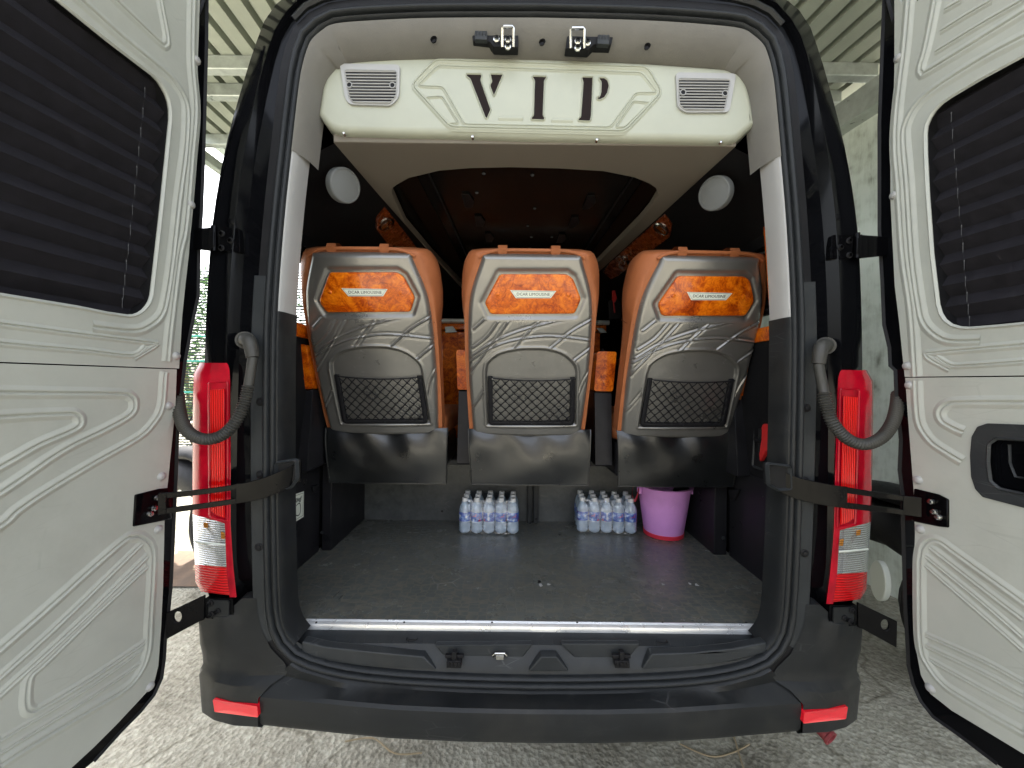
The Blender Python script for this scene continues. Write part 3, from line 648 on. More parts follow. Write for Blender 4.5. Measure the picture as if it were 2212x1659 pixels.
# rounded lip: front face inset, rim rolls back
def scale_in(P, d):
    n = len(P); q = []
    for i in range(n):
        t = (P[(i + 1) % n] - P[i - 1]).normalized(); nn = Vector((-t.z, 0, t.x))
        if (ctr - P[i]).dot(nn) < 0: nn = -nn
        q.append(P[i] + nn * d)
    return q
g = MB(); r0 = [p + Vector((0, .10, 0)) for p in out]; r1 = [p + Vector((0, .022, 0)) for p in out]
rs = [r0, r1] + [[a + Vector((0, (1 - math.sin(t)) * .022, 0)) for a in scale_in(out, .022 * (1 - math.cos(t)))] for t in (.4, .8, 1.2, math.pi / 2)]
g.grid(rs, True)
inner = rs[-1]; 
tr = tessellate_polygon([inner]); o_ = len(g.v); g.v += inner; g.f += [tuple(o_ + i for i in t) for t in tr]
def px(pts): return [V2(a, b) for a, b in pts]
NV = (0, -1, 0)
def vr(g, pts, closed=False, w=.011, h=.0055, n=4):
    P = [V2(a, b) for a, b in pts]; P = catmull(P, n, closed) if n else P
    g.sweep(P, groove_prof(w * 1.7, h * .8), NV, closed=closed)
S = lambda pts: X(1000, 40, s3, pts)
def rounded(pts, r, closed=True, n=4):
    """round the corners of a pixel polyline"""
    P = [Vector((a, b)) for a, b in pts]; L = len(P); o = []
    for i in range(L):
        if not closed and i in (0, L - 1): o.append(tuple(P[i])); continue
        a, b, c = P[i - 1], P[i], P[(i + 1) % L]
        ra = min(r, (a - b).length * .45); rc = min(r, (c - b).length * .45)
        s, e = b + (a - b).normalized() * ra, b + (c - b).normalized() * rc
        for k in range(n + 1):
            t = k / n; o.append(tuple((s.lerp(b, t)).lerp(b.lerp(e, t), t)))
    return o
def shift(pts, d):
    P = [Vector((a, b)) for a, b in pts]; n = len(P); c = sum(P, Vector((0, 0))) / n
    return [tuple(p + (c - p).normalized() * d) for p in P]
hexo = rounded(S([(112, 590), (310, 380), (2080, 440), (2205, 650), (1900, 975), (430, 940)]), 14)
vr(g, hexo, True, .013, .007, 0)
hexi = rounded(S([(160, 590), (330, 425), (2040, 485), (2170, 650), (1990, 652), (1775, 940), (550, 915), (370, 600), (230, 597)]), 8)
vr(g, hexi, True, .009, .005, 0)
vr(g, rounded(S([(225, 690), (365, 680), (505, 905), (400, 910)]), 6), True, .008, .005, 0)
vr(g, rounded(S([(2110, 735), (1970, 720), (1820, 940), (1900, 940)]), 6), True, .008, .005, 0)
for a in (([(840, 862), (1045, 865)]), ([(1285, 878), (1462, 882)])):
    g.sweep([V2(*p) for p in S(a)], ridge_prof(.018, .005), NV)
vip = g.build('overhead_panel', 'cream', van, smooth=40)
letters = {
 'V1': [(565, 490), (695, 492), (700, 510), (690, 540), (776, 790), (742, 868), (728, 860), (600, 535), (570, 512)],
 'V2': [(768, 490), (878, 494), (868, 520), (800, 682), (768, 600), (766, 580), (782, 555)],
 'I': [(1122, 508), (1244, 512), (1240, 530), (1226, 545), (1214, 835), (1228, 860), (1222, 880), (1112, 876), (1112, 858), (1132, 835), (1140, 545), (1124, 525)],
 'P1': [(1540, 515), (1634, 517), (1620, 840), (1612, 880), (1600, 890), (1510, 886), (1505, 868), (1528, 848), (1548, 560), (1538, 530)],
 'P2': [(1682, 520), (1730, 522), (1758, 545), (1770, 590), (1756, 650), (1728, 692), (1690, 710), (1666, 706), (1664, 684), (1686, 682), (1698, 640), (1700, 560), (1684, 540)]}
for k_, pts in letters.items():
    P = rounded(S(pts), 2, True, 2)
    g = MB(); g.prism([V2(a, b, .0005) for a, b in P], (0, -.0008, 0)); g.build('letter_cutout', 'darkbrown', vip, smooth=0)
    g = MB(); C2 = [V2(a, b) for a, b in P]
    cc_ = sum(C2, Vector()) / len(C2); 
    g.sweep(C2, [(a_, b_) for a_, b_ in ridge_prof(.007, .006)], NV, closed=True); g.build('letter_rim', 'cream', vip, smooth=50)
# vents
def vent(outl, slx0, slx1, y0, y1, sc1, sc2):
    P = rounded(outl, 9); g = MB(); g.prism([V2(a, b, -.001) for a, b in P], (0, -.008, 0))
    v = g.build('air_vent', 'pale', van, bevel=.003, seg=3)
    Pi = rounded([(a + (sum(q[0] for q in outl) / len(outl) - a) * .13, b + (sum(q[1] for q in outl) / len(outl) - b) * .20 - 1) for a, b in outl], 6)
    g = MB(); g.prism([V2(a, b, .0072) for a, b in Pi], (0, -.0006, 0)); dk = g.build('vent_hole', 'rubberd', v, smooth=0)
    g = MB(); ys = [q[1] for q in Pi]; ylo, yhi = min(ys), max(ys)
    for k in range(11):
        yy = ylo + (yhi - ylo) * (k + .5) / 11
        xs = []
        for i in range(len(Pi)):
            (xa, ya), (xb, yb) = Pi[i], Pi[(i + 1) % len(Pi)]
            if (ya - yy) * (yb - yy) < 0: xs.append(xa + (xb - xa) * (yy - ya) / (yb - ya))
        if len(xs) >= 2:
            sl = .4
            g.tube([V2(min(xs), yy - sl, .009), V2(max(xs), yy + sl, .009)], .0021, 5)
    g.sweep([V2(a, b, .008) for a, b in Pi], ridge_prof(.004, .003), NV, closed=True)
    g.build('louvre', 'pale', v)
    for a, b in (sc1, sc2):
        c = V2(a, b, .010); g = MB(); g.lathe([(.0095, .004), (.0095, -.003), (.0075, -.003), (.007, 0), (0, 0)], c, 20, axis=(0, 1, 0)); s_ = g.build('screw', 'pale', v)
        g = MB(); g.lathe([(.007, -.001), (0, -.0015)], c, 16, axis=(0, 1, 0)); g.box((c.x - .0008, c.y - .002, c.z - .005), (c.x + .0008, c.y - .001, c.z + .005)); g.build('screw_head', 'rubberd', v, smooth=0)
vent(X(640, 0, 2.592, [(555, 425), (945, 432), (940, 640), (890, 698), (620, 690), (590, 650)]), 0, 0, 0, 0, *X(640, 0, 2.592, [(612, 553), (893, 556)]))
vent(X(1280, 0, 2.592, [(1070, 482), (1460, 490), (1415, 740), (1130, 742), (1080, 705)]), 0, 0, 0, 0, *X(1280, 0, 2.592, [(1122, 602), (1394, 609)]))
for a, b in X(640, 0, 2.592, [(573, 864), (1412, 887)]) + X(1280, 0, 2.592, [(563, 906), (1371, 922)]):
    c = V2(a, b, .004); g = MB(); g.lathe([(.0045, .012), (.004, 0), (0, -.002)], c, 12, axis=(0, 1, 0)); g.build('screw', 'chrome', vip)
# ================================================================== CABIN
ZS = 2.222                    # soffit height
def hs(y): return .655 - (y - 1.24) * .085      # soffit half width
# soffit with arched opening
arc = X(640, 0, 2.592, [(1000, 1500), (940, 1370), (890, 1262), (895, 1225), (920, 1205), (1000, 1160), (1200, 1112), (1400, 1096), (1659, 1090)]) + \
      X(1280, 0, 2.592, [(300, 1097), (600, 1115), (800, 1155), (900, 1195), (945, 1225), (960, 1270), (900, 1370), (830, 1450)])
arcw = [PZ(a, b, ZS) for a, b in arc]
arcw = [Vector((XC - hs(4.8) + .09, 4.8, ZS))] + [p for p in arcw] + [Vector((XC + hs(4.8) - .09, 4.8, ZS))]
outer = [Vector((XC - hs(1.252), 1.252, ZS)), Vector((XC + hs(1.252), 1.252, ZS)), Vector((XC + hs(4.8), 4.8, ZS))]
poly = outer + arcw[::-1] + [Vector((XC - hs(4.8), 4.8, ZS))]
g = MB(); g.prism(poly, (0, 0, .035)); sof = g.build('headliner', 'head', van, smooth=0, bevel=.004)
# dark glossy ceiling above the arch
g = MB(); g.quad((-.62, 1.3, ZS + .05), (.75, 1.3, ZS + .05), (.70, 5.6, ZS + .05), (-.57, 5.6, ZS + .05)); clg = g.build('ceiling_panel', 'gloss', van, smooth=0)
for s in (-1, 1):  # rails and lamp shapes are modelled to imitate reflections in the glossy ceiling
    g = MB(); g.quad((XC + s * .55, 1.5, ZS + .045), (XC + s * .455, 1.5, ZS + .045), (XC + s * .36, 4.6, ZS + .045), (XC + s * .45, 4.6, ZS + .045)); g.build('ceiling_inlay', 'darkbrown', van, smooth=0)
    g = MB(); g.tube([(XC + s * .40, 1.5, ZS + .038), (XC + s * .30, 4.6, ZS + .038)], .004, 6); g.build('rail_reflection', 'rubberd', van)
    for k in range(3):
        c = Vector((XC + s * (.275 - .035 * k), 1.75 + .22 * k, ZS + .045)); g = MB()
        g.prism([c + Vector(q) for q in ((-.02, -.07, 0), (.012, -.07, 0), (.03, .0, 0), (.012, .06, 0), (-.02, .06, 0))], (0, 0, -.004)); g.build('lamp_reflection', 'blackp', van, bevel=.002)
for (a, b) in ((1045, 375), (1150, 378), (1030, 416), (1215 - 60, 450), (1140, 488), (1148, 512), (1192, 512), (1145, 536)):
    c = PZ(a, b, ZS + .048); g = MB(); g.lathe([(0, -.003), (.006, -.003), (.008, 0)], c, 10); g.build('reflection_dot', 'grey', van)  # grey pieces standing in for reflections in the gloss panel
# side walls: slope, upright wall with window opening, lower wall
HWL = .98
def wallside(s):
    sg = 1 if s else -1
    f = lambda hw, y, z: Vector((XC + sg * hw, y, z))
    g = MB(); ys = [1.262, 1.8, 2.4, 3.2, 4.8]
    g.grid([[f(hs(y), y, ZS + .002), f(hs(y) + .10, y, ZS - .05), f(.84, y, 2.11), f(.90, y, 2.03)] for y in ys]); up = g.build('upper_lining', 'black', van, smooth=60)
    # wall with window
    wy0, wy1, wz0, wz1 = (1.42, 2.75, 1.66, 1.985)
    P = [f(.90, 1.262, 2.03), f(.90, 4.8, 2.03), f(HWL, 4.8, .655), f(HWL, 1.262, .655)]
    xw = lambda z: .90 + (2.03 - z) / (2.03 - .655) * (HWL - .90)
    H = [f(xw(z), y, z) for y, z in ((wy0 + .04, wz0), (wy0, wz0 + .04), (wy0, wz1 - .04), (wy0 + .04, wz1), (wy1, wz1), (wy1, wz0))]
    g = MB(); g.prism(P, (sg * .012, 0, 0), [H]); g.build('side_lining', 'black', van, smooth=0)
    H2 = [f(1.045, y, z) for y, z in ((wy0, wz0), (wy0, wz1), (wy1, wz1), (wy1, wz0))]
    return up, (wy0, wy1, wz0, wz1, f)
upL, winL = wallside(0); upR, winR = wallside(1)
M['pane'] = mat('lightly tinted glass', (.55, .60, .58), .02, trans=1.0)
M['pane'].node_tree.nodes['Principled BSDF'].inputs['IOR'].default_value = 1.05
for s, (wy0, wy1, wz0, wz1, f) in ((0, winL), (1, winR)):
    g = MB(); H = [f(.985, y, z) for y, z in ((wy0, wz0), (wy0, wz1), (wy1, wz1), (wy1, wz0))]; g.quad(*H); wn = g.build('side_window', 'pane', van, smooth=0)
    g = MB(); hh = [f(.955, y, z) for y, z in ((wy0 - .02, wz0 - .02), (wy0 - .02, wz1 + .02), (wy1 + .02, wz1 + .02), (wy1 + .02, wz0 - .02))]
    g.sweep(hh, [(-.012, -.03), (-.012, .012), (.012, .012), (.012, -.03)], (-1 if s else 1, 0, 0), closed=True); g.build('window_frame', 'blackp', wn, smooth=0)
    # pleated blind pulled down (right) / folded up (left)
    zb = 1.725 if s else 1.93
    g = MB(); zz = np.arange(zb, wz1 + .02, .014); g.grid([[f(.955 + (.008 if k % 2 else -.008), y, z) for k, z in enumerate(zz)] for y in (wy0, wy1)]); g.build('window_blind', 'blind', wn, smooth=0)
# wood sill trim under windows + vertical wood trim by the right pillar
for s in (-1, 1):
    g = MB(); x0 = XC + s * .925
    g.prism([(x0, 1.30, 1.675), (x0, 4.0, 1.675), (x0, 4.0, 1.62), (x0, 1.30, 1.62)], (-s * .012, 0, 0)); g.build('wood_sill', 'wood', van, bevel=.004)
vt = [PX(a, b, XC + .885) for a, b in X(1720, 480, 3.95, [(755, 245), (835, 240), (900, 1480), (845, 1475)])]
g = MB(); g.prism(vt, (.012, 0, 0)); g.build('wood_pillar_trim', 'wood', van, bevel=.003)
# speakers on the sloping lining
def slope_pt(px_, py_, s):
    sg = 1 if s else -1
    # plane through three lining points
    a = Vector((XC + sg * (hs(1.3) + .10), 1.3, ZS - .05)); b = Vector((XC + sg * (hs(2.4) + .10), 2.4, ZS - .05)); c = Vector((XC + sg * .84, 1.3, 2.11))
    n = (b - a).cross(c - a).normalized()
    if n.dot(Vector((-sg, 0, -1))) < 0: n = -n
    return PP(px_, py_, a, n), n
for s, (a, b) in ((0, (744, 401)), (1, (1544, 418))):
    c, n = slope_pt(a, b, s); g = MB(); R_ = .062; n = Vector(((.80 if s == 0 else -.80), -.52, -.28)).normalized(); c = CAM + (c - CAM) * .93; R_ = .058
    g.lathe([(R_, -.02), (R_, .006), (R_ * .97, .010), (R_ * .90, .011), (R_ * .88, .008), (R_ * .5, .012), (0, .013)], c, 40, axis=n)
    g.build('ceiling_speaker', 'grey' if False else 'plastic_lt', van, smooth=60)
# burl console strips with reading lights
for s, quad_, lamps in ((0, [(218 , 360), (165, 440), (160, 505), (240, 610), (440, 640), (380, 560), (230, 372)], [(225, 467)]),
                 (1, [(2135, 405), (2180, 480), (2170, 560), (1830, 820), (1770, 850), (1715, 800), (1760, 740)], [(2115, 500), (1858, 716)])):
    pts = X(880, 380, 2.6976, quad_)
    W = [slope_pt(a, b, s)[0] for a, b in pts]; n = slope_pt(900, 500, s)[1]
    W = [p + n * .004 for p in W]; g = MB(); g.prism(W, n * .016); cs = g.build('light_console', 'wood_dk', van, bevel=.004)
    for a, b in X(880, 380, 2.6976, lamps):
        c = slope_pt(a, b, s)[0] + n * .018; g = MB(); g.lathe([(.040, .0), (.040, .006), (.034, .010), (.028, .006), (0, .009)], c, 28, axis=n); g.build('reading_light', 'chrome', cs, smooth=50)
    c0 = sum(W, Vector()) / len(W); dd = (W[3] - W[1]).normalized() if s else (W[4] - W[1]).normalized()
    for k in range(5):
        c = c0 + dd * (.05 * k - .06) + n * .016; g = MB()
        for q in range(4):
            g.lathe([(.011, 0), (.008, .003), (0, .003)], c + Vector((math.cos(q * 1.57), math.sin(q * 1.57), 0)) * .014, 8, axis=n)
        g.build('vent_button', 'wood_dk', cs)

# ------------------------------------------------------------------ floor, boxes, rear wall
FZ = PY(1106, 1352, 1.252).z
g = MB(); xl, xr = XC - HWL + .01, XC + HWL - .01
fl = [PZ(652, 1343, FZ), PZ(1645, 1345, FZ), Vector((PZ(1700, 1300, FZ).x, 1.33, FZ)), Vector((xr, 1.45, FZ)), Vector((xr, 3.2, FZ)), Vector((xl, 3.2, FZ)), Vector((xl, 1.45, FZ)), Vector((PZ(590, 1300, FZ).x, 1.33, FZ))]
g.prism(fl, (0, 0, -.02)); g.build('cargo_floor', 'floor', van, smooth=0)
# aluminium edging
g = MB(); ya = fl[0].y; pr = [(.0, .000), (.0, .004), (.006, .0055), (.008, .004), (.012, .0055), (.014, .004), (.018, .0055), (.022, .0045), (.027, .002), (.030, -.006), (.030, -.014), (.0, -.014)]
x0, x1 = fl[0].x - .004, fl[1].x + .003
g.grid([[(x, ya + .012 - a, FZ + b) for a, b in pr] for x in (x0 + .014, x0 + .0141, x1 - .014)], True)
g.f.append(tuple(range(12))); g.f.append(tuple(range(24, 36))); e = g.build('floor_edging', 'alu', van, smooth=30)
for px_ in (683, 873, 1063, 1247, 1431, 1612):
    c = PZ(px_, 1344, FZ + .006); g = MB(); g.lathe([(.0035, -.002), (.003, .0005), (0, .001)], c, 10); g.build('screw', 'rubberd', e)
# marks worn into the floor covering
rnd = random.Random(5)
for i, (a, b, l, an) in enumerate([(727, 1283, .045, 1.45), (736, 1290, .03, 1.5), (812, 1215, .10, 1.2), (1335, 1275, .05, 1.7)]):
    c = PZ(a, b, FZ + .001); d = Vector((math.cos(an), math.sin(an), 0)) * l / 2; nn = Vector((-d.y, d.x, 0)).normalized() * .0012
    g = MB(); g.quad(c - d - nn, c - d + nn, c + d + nn, c + d - nn); g.build('scratch', 'rubberd' if i < 2 else 'grey', van, smooth=0)
for (a, b) in X(1280, 1180, 2.2234, [(160, 622), (215, 637), (168, 640), (1000, 632), (850, 637), (275, 357), (1040, 640)]):
    c = PZ(a, b, FZ + .001); P = [c + Vector((math.cos(t) * rnd.uniform(.003, .010), math.sin(t) * rnd.uniform(.003, .012), 0)) for t in np.linspace(0, 6, 7)]
    g = MB(); g.prism(P, (0, 0, .002)); o = g.build('plaster_crumb', 'pale' if (a * 7) % 3 > 1 else 'rubberd', van, smooth=0)
# rear wall under the seat platform
YW = 2.2; zt = PY(1106, 1003, YW).z
g = MB(); g.box((XC - .94, YW, FZ - .01), (XC + .94, YW + .02, zt)); g.build('platform_front', 'blackp2', van, bevel=.003)
g = MB(); g.box((XC - .94, YW - .03, zt), (XC + .94, 4.8, zt + .03)); g.build('seat_platform', 'grey', van, bevel=.006)
for a0_, a1_ in ((1139, 1149), (1152, 1163)):
    p, q = PY(a0_, 1140, 2.16), PY(a1_, 1140, 2.16)
    g = MB(); g.box((p.x, 2.165, FZ + .001), (q.x, 2.198, zt - .01)); cv = g.build('cable_cover', 'plastic2', van, bevel=.003)
for a, b in ((955, 1104.5), (1158, 1121 + .0), (1158, 1140)):
    c = PY(a, b, 2.16 if a > 1000 else 2.198); g = MB(); g.lathe([(.006, 0), (.005, .003), (0, .004)], c, 12, axis=(0, -1, 0)); g.build('screw', 'rubberd', van)
# seat frame side boxes (with the front post)
for s in (0, 1):
    sg = 1 if s else -1; xo = XC + sg * .945; xi = XC + sg * (.885 if s else .900)
    z1 = 1.22
    g = MB(); g.box((min(xi, xo), 1.79, FZ), (max(xi, xo), 2.2, z1)); g.build('side_box', 'blackp', van, bevel=.004)
    g = MB(); c = PY(705 if not s else 1562, 1192, 1.788); g.lathe([(.008, 0), (.007, .004), (0, .005)], PY(695.6 if not s else 1562, 1150 if not s else 1162, 1.788), 12, axis=(0, -1, 0)); g.build('bolt', 'plastic2', van)
# lower side linings : dark board and grey carpet above, sticker, tool recess
for s in (0, 1):
    sg = 1 if s else -1; xb = XC + sg * (HWL - .012)
    def q(a, b, o=0, xb=xb, sg=sg): return PX(a, b, xb - sg * o)
    yb0, yb1 = 1.27, 1.79
    za = 1.45 - .0; zm0 = 1.135; zm1 = 1.02
    g = MB(); g.prism([(xb, yb0, FZ - .01), (xb, yb1, FZ - .01), (xb, yb1, 1.06), (xb, yb0, 1.16)], (-sg * .012, 0, 0)); g.build('lower_lining', 'blackp', van, bevel=.002)
    g = MB(); g.prism([(xb, yb0, 1.162), (xb, yb1, 1.062), (xb, yb1, 1.36), (xb, yb0, 1.40)], (-sg * .010, 0, 0)); g.build('carpet_lining', 'grey', van, bevel=.002)
# sticker on the left lining
xs_ = XC - HWL + .026
st = [PX(a, b, xs_) for a, b in X(640, 900, 2.765, [(255, 945), (338, 918), (336, 1095), (255, 1145)])]
g = MB(); g.quad(*st); sk_ = g.build('load_sticker', 'badge', van, smooth=0)
g = MB(); g.sweep([PX(a, b, xs_ + .0008) for a, b in X(640, 900, 2.765, [(262, 955), (333, 930), (331, 1085), (262, 1128)])], [(-.0012, 0), (.0012, 0)], (1, 0, 0), closed=True)
g.sweep(catmull([PX(a, b, xs_ + .001) for a, b in X(640, 900, 2.765, [(285, 1020), (300, 1003), (312, 1008), (314, 1060), (300, 1085), (284, 1085)])], 4), [(-.002, 0), (.002, 0)], (1, 0, 0)); g.build('sticker_print', 'ink', sk_, smooth=0)
def text(body, name, m, parent, loc, xdir, ydir, size, ext=.0004, xscale=1.):
    c = bpy.data.curves.new(name, 'FONT'); c.body = body; c.size = size; c.extrude = ext; c.align_x = 'CENTER'; c.align_y = 'CENTER'; c.resolution_u = 2
    o = bpy.data.objects.new(name, c); col.objects.link(o)
    dg = bpy.context.evaluated_depsgraph_get(); me = bpy.data.meshes.new_from_object(o.evaluated_get(dg)); bpy.data.objects.remove(o)
    xd = Vector(xdir).normalized(); yd = Vector(ydir).normalized(); n = xd.cross(yd)
    me.transform(Matrix(((xd.x * xscale, yd.x, n.x, loc[0]), (xd.y * xscale, yd.y, n.y, loc[1]), (xd.z * xscale, yd.z, n.z, loc[2]), (0, 0, 0, 1))))
    me.materials.clear(); me.materials.append(M[m]); me.name = name
    o = bpy.data.objects.new(name, me); col.objects.link(o)
    if parent is not None:
        o.parent = parent
        if parent.type == 'EMPTY': o.matrix_parent_inverse = Matrix.Translation(-parent.location)
    return o
c = PX(*X(640, 900, 2.765, [(302, 975)])[0], xs_ + .001)
text('0kg!', 'sticker_text', 'ink', sk_, c, (0, 1, 0), (0, 0, 1), .026)
for s, pts in ((0, [(385, 885), (425, 870), (425, 915), (395, 930)]), ):
    P = [PX(a, b, XC - HWL + .028) for a, b in X(640, 900, 2.765, pts)]; g = MB(); g.prism(P, (.012, 0, 0)); g.build('lashing_hook', 'rubberd', van, bevel=.003)
P = [PX(a, b, XC + HWL - .028) for a, b in X(1720, 900, 2.765, [(310, 900), (385, 905), (350, 985), (320, 975)])]; g = MB(); g.prism(P, (-.012, 0, 0)); g.build('lashing_hook', 'rubberd', van, bevel=.003)
# tool recess with red handle on the right
xr_ = XC + HWL - .024
P = [PX(a, b, xr_) for a, b in rounded(X(1720, 900, 2.765, [(498, 378), (640, 372), (640, 800), (474, 745)]), 5)]
g = MB(); g.prism(P, (-.006, 0, 0)); tr_ = g.build('tool_recess', 'rubberd', van, bevel=.003)
g = MB(); g.sweep([p + Vector((-.006, 0, 0)) for p in P], ridge_prof(.012, .006), (-1, 0, 0), closed=True); g.build('recess_rim', 'plastic2', tr_)
P = [PX(a, b, xr_ - .008) for a, b in X(1720, 900, 2.765, [(568, 450), (620, 450), (620, 640), (585, 640), (545, 712), (540, 660), (556, 560), (558, 470)])]
g = MB(); g.prism(P, (-.020, 0, 0)); g.build('hammer_handle', 'red', tr_, bevel=.004)
g = MB(); c = PX(*X(1720, 900, 2.765, [(520, 570)])[0], xr_ - .012); g.tube([c + Vector((0, .03, .004)), c, c + Vector((0, -.05, .01))], .012, 10); g.tube([c + Vector((0, .0, .05)), c + Vector((0, 0, -.06))], .009, 8); g.build('hammer_head', 'rubberd', tr_)
# partition and cabinet further forward, seen between the seats
g = MB(); g.box((XC - .9, 4.8, FZ), (XC + .9, 4.86, 2.3)); g.build('front_partition', 'black', van)
zc = PY(1106, 700, 3.0).z
g = MB(); g.box((XC - .62, 3.0, zt), (XC + .62, 3.35, zc - .06)); cb = g.build('wood_cabinet', 'wood', van, bevel=.012, seg=3)
g = MB(); g.box((XC - .66, 2.97, zc - .052), (XC + .66, 3.35, zc - .005)); g.build('cabinet_band', 'wood', cb, bevel=.01)
g = MB(); g.tube([(XC - .68, 2.975, zc + .015), (XC + .68, 2.975, zc + .015)], .019, 12); g.build('cabinet_rail', 'alu', cb)
g = MB(); g.prism([PY(a, b, 2.962) for a, b in X(880, 380, 2.6976, [(635, 1185), (690, 1182), (720, 1222), (640, 1226)])], (0, .006, 0)); g.build('cabinet_plate', 'silver', cb, bevel=.002)
g = MB(); g.prism([PY(a, b, 2.962) for a, b in X(1280, 560, 2.592, [(560, 680), (600, 680), (630, 712), (585, 712)])], (0, .006, 0)); g.build('cabinet_plate', 'silver', cb, bevel=.002)
# something red and pale on a hook between middle and right seat
c = PY(*X(880, 380, 2.6976, [(1778, 970)])[0], 2.7); 
g = MB(); g.prism([PY(a, b, 2.7) for a, b in X(880, 380, 2.6976, [(1768, 940), (1788, 940), (1800, 990), (1790, 1018), (1780, 1018), (1790, 1090), (1783, 1090), (1775, 1015), (1768, 1000)])], (0, .012, 0)); sc = g.build('scissors', 'red', None, bevel=.002)
tag(sc, 'small red scissors hanging between the middle and right seats', 'scissors')
g = MB(); g.prism([PY(a, b, 2.74) for a, b in X(880, 380, 2.6976, [(1745, 1010), (1800, 990), (1830, 1030), (1825, 1130), (1750, 1135)])], (0, .02, 0)); g.build('partition_bracket', 'blackp', van, bevel=.003)

# ------------------------------------------------------------------ sill trim
ys0 = ya - .02
sl_prof = [(ys0 + .01, FZ - .012), (ys0 - .02, FZ - .022), (1.195, FZ - .03), (1.188, FZ - .045), (1.176, .585), (1.160, .572)]
yi = lambda hw: 0
def sillrow(hw):
    # follow the curved lower edge of the opening
    low = np.interp(hw, [a for a, b in A[:7]], [b for a, b in A[:7]])
    zt_ = FZ - .012
    return [(ys0 + .01, zt_), (ys0 - .018, zt_ - .006), (1.20, zt_ - .014), (1.194, zt_ - .026), (1.182, max(low + .048, .0) + (zt_ - .04 - low - .048) * .45), (1.172, low + .042), (1.168, low + .026)]
g = MB(); g.grid([[Vector((XC + h_, y_, z_)) for y_, z_ in sillrow(abs(h_))] for h_ in np.linspace(-.74, .74, 60)]); sill = g.build('sill_trim', 'plastic2', van, smooth=40)
def slab(pts, y0, d, m='plastic2', name='sill_step', bv=.004):
    g = MB(); g.prism([PY(a, b, y0) for a, b in pts], (0, d, 0)); return g.build(name, m, sill, bevel=bv, seg=3)
slab([(652, 1386), (706, 1398), (799, 1408), (915, 1419), (943, 1447), (880, 1445), (784, 1440), (706, 1428), (652, 1414)], 1.164, .03)
slab([(1408.6, 1413), (1500, 1410), (1580, 1402), (1656, 1388), (1656, 1410), (1580, 1430), (1480, 1441), (1387, 1446)], 1.164, .03)
slab([(939, 1394), (1151, 1392), (1130, 1421), (962, 1423)], 1.187, .02)
slab([(1211, 1391), (1383, 1391), (1360, 1421), (1242, 1423)], 1.187, .02)
slab([(1168, 1419), (1203, 1419), (1229, 1451), (1141, 1451)], 1.162, .03)
# ribs on top of the sill
for k in range(31):
    a = 690 + k * 31.5
    p, q_ = PZ(a + (a - 1106) * -.018, 1370, FZ - .016), PZ(a, 1390, FZ - .022)
    g0 = MB(); g0.tube([Vector((p.x, 1.232, FZ - .0185)), Vector((q_.x, 1.202, FZ - .026))], .0022, 5)
    if k == 0: ribs = g0
    else: ribs.add(g0.v, g0.f)
ribs.build('sill_ribs', 'plastic2', sill)
for a, b in ((889.7, 1386), (1430, 1382)):
    c = Vector((PY(a, b, 1.215).x, 1.215, FZ - .021)); g = MB(); g.lathe([(.019, 0), (.018, .002), (.016, .002), (.015, .0), (0, .0)], c, 24, sy=.6); g.build('sill_plug', 'rubberd', sill)
# hooks and lock striker in the sill
for a in (980.5, 1344):
    g = MB(); P = PY(a, 1435, 1.158)
    g.box((P.x - .022, 1.155, P.z - .010), (P.x + .022, 1.180, P.z + .012))
    for k in range(4): g.box((P.x - .019 + k * .0105, 1.151, P.z - .002), (P.x - .012 + k * .0105, 1.156, P.z + .010))
    g.box((P.x - .007, 1.158, P.z + .012), (P.x + .007, 1.175, P.z + .036)); g.box((P.x - .028, 1.165, P.z + .012), (P.x + .028, 1.176, P.z + .022))
    g.build('floor_latch', 'rubberd', sill, bevel=.0015)
g = MB(); P = PY(1080, 1413, 1.18)
g.tube([P + Vector(v) for v in ((-.021, 0, -.008), (-.021, -.012, .004), (-.015, -.014, .012), (.015, -.014, .012), (.021, -.012, .004), (.021, 0, -.008))], .004, 8); g.box((P.x - .012, 1.168, P.z - .010), (P.x + .012, 1.182, P.z + .004)); g.build('sill_striker', 'chrome', sill, bevel=.001)

# ------------------------------------------------------------------ bumper
def yb(hw): return np.interp(hw, [0, .2, .4, .54, .72, .80, .88, .95, 1.0, 1.03], [1.078, 1.080, 1.088, 1.100, 1.118, 1.126, 1.140, 1.158, 1.185, 1.24])
cen = [(.50, 1.0)]
hws = list(np.linspace(-.795, .795, 49))
def brow(h_):
    a = abs(h_); at = a * .90; y = yb(a); low = np.interp(at, [q_[0] for q_ in A[:6]], [q_[1] for q_ in A[:6]])
    top = low - .006; f = h_
    return [(f * .90, 1.165, top + .012), (f * .90, 1.150, top), (f * .905, 1.143, top - .004), (f * .955, y + .034, .527 + (top - .53) * .45), (f * .99, y + .006, .5235), (f, y, .515), (f, y - .003, .490), (f, y + .001, .440), (f, y + .010, .424), (f, y + .03, .416), (f, y + .22, .405)]
g = MB(); g.grid([[Vector((XC + x_, y_, z_)) for x_, y_, z_ in brow(h_)] for h_ in hws])
bum = g.build('bumper', 'plastic', van, smooth=28)
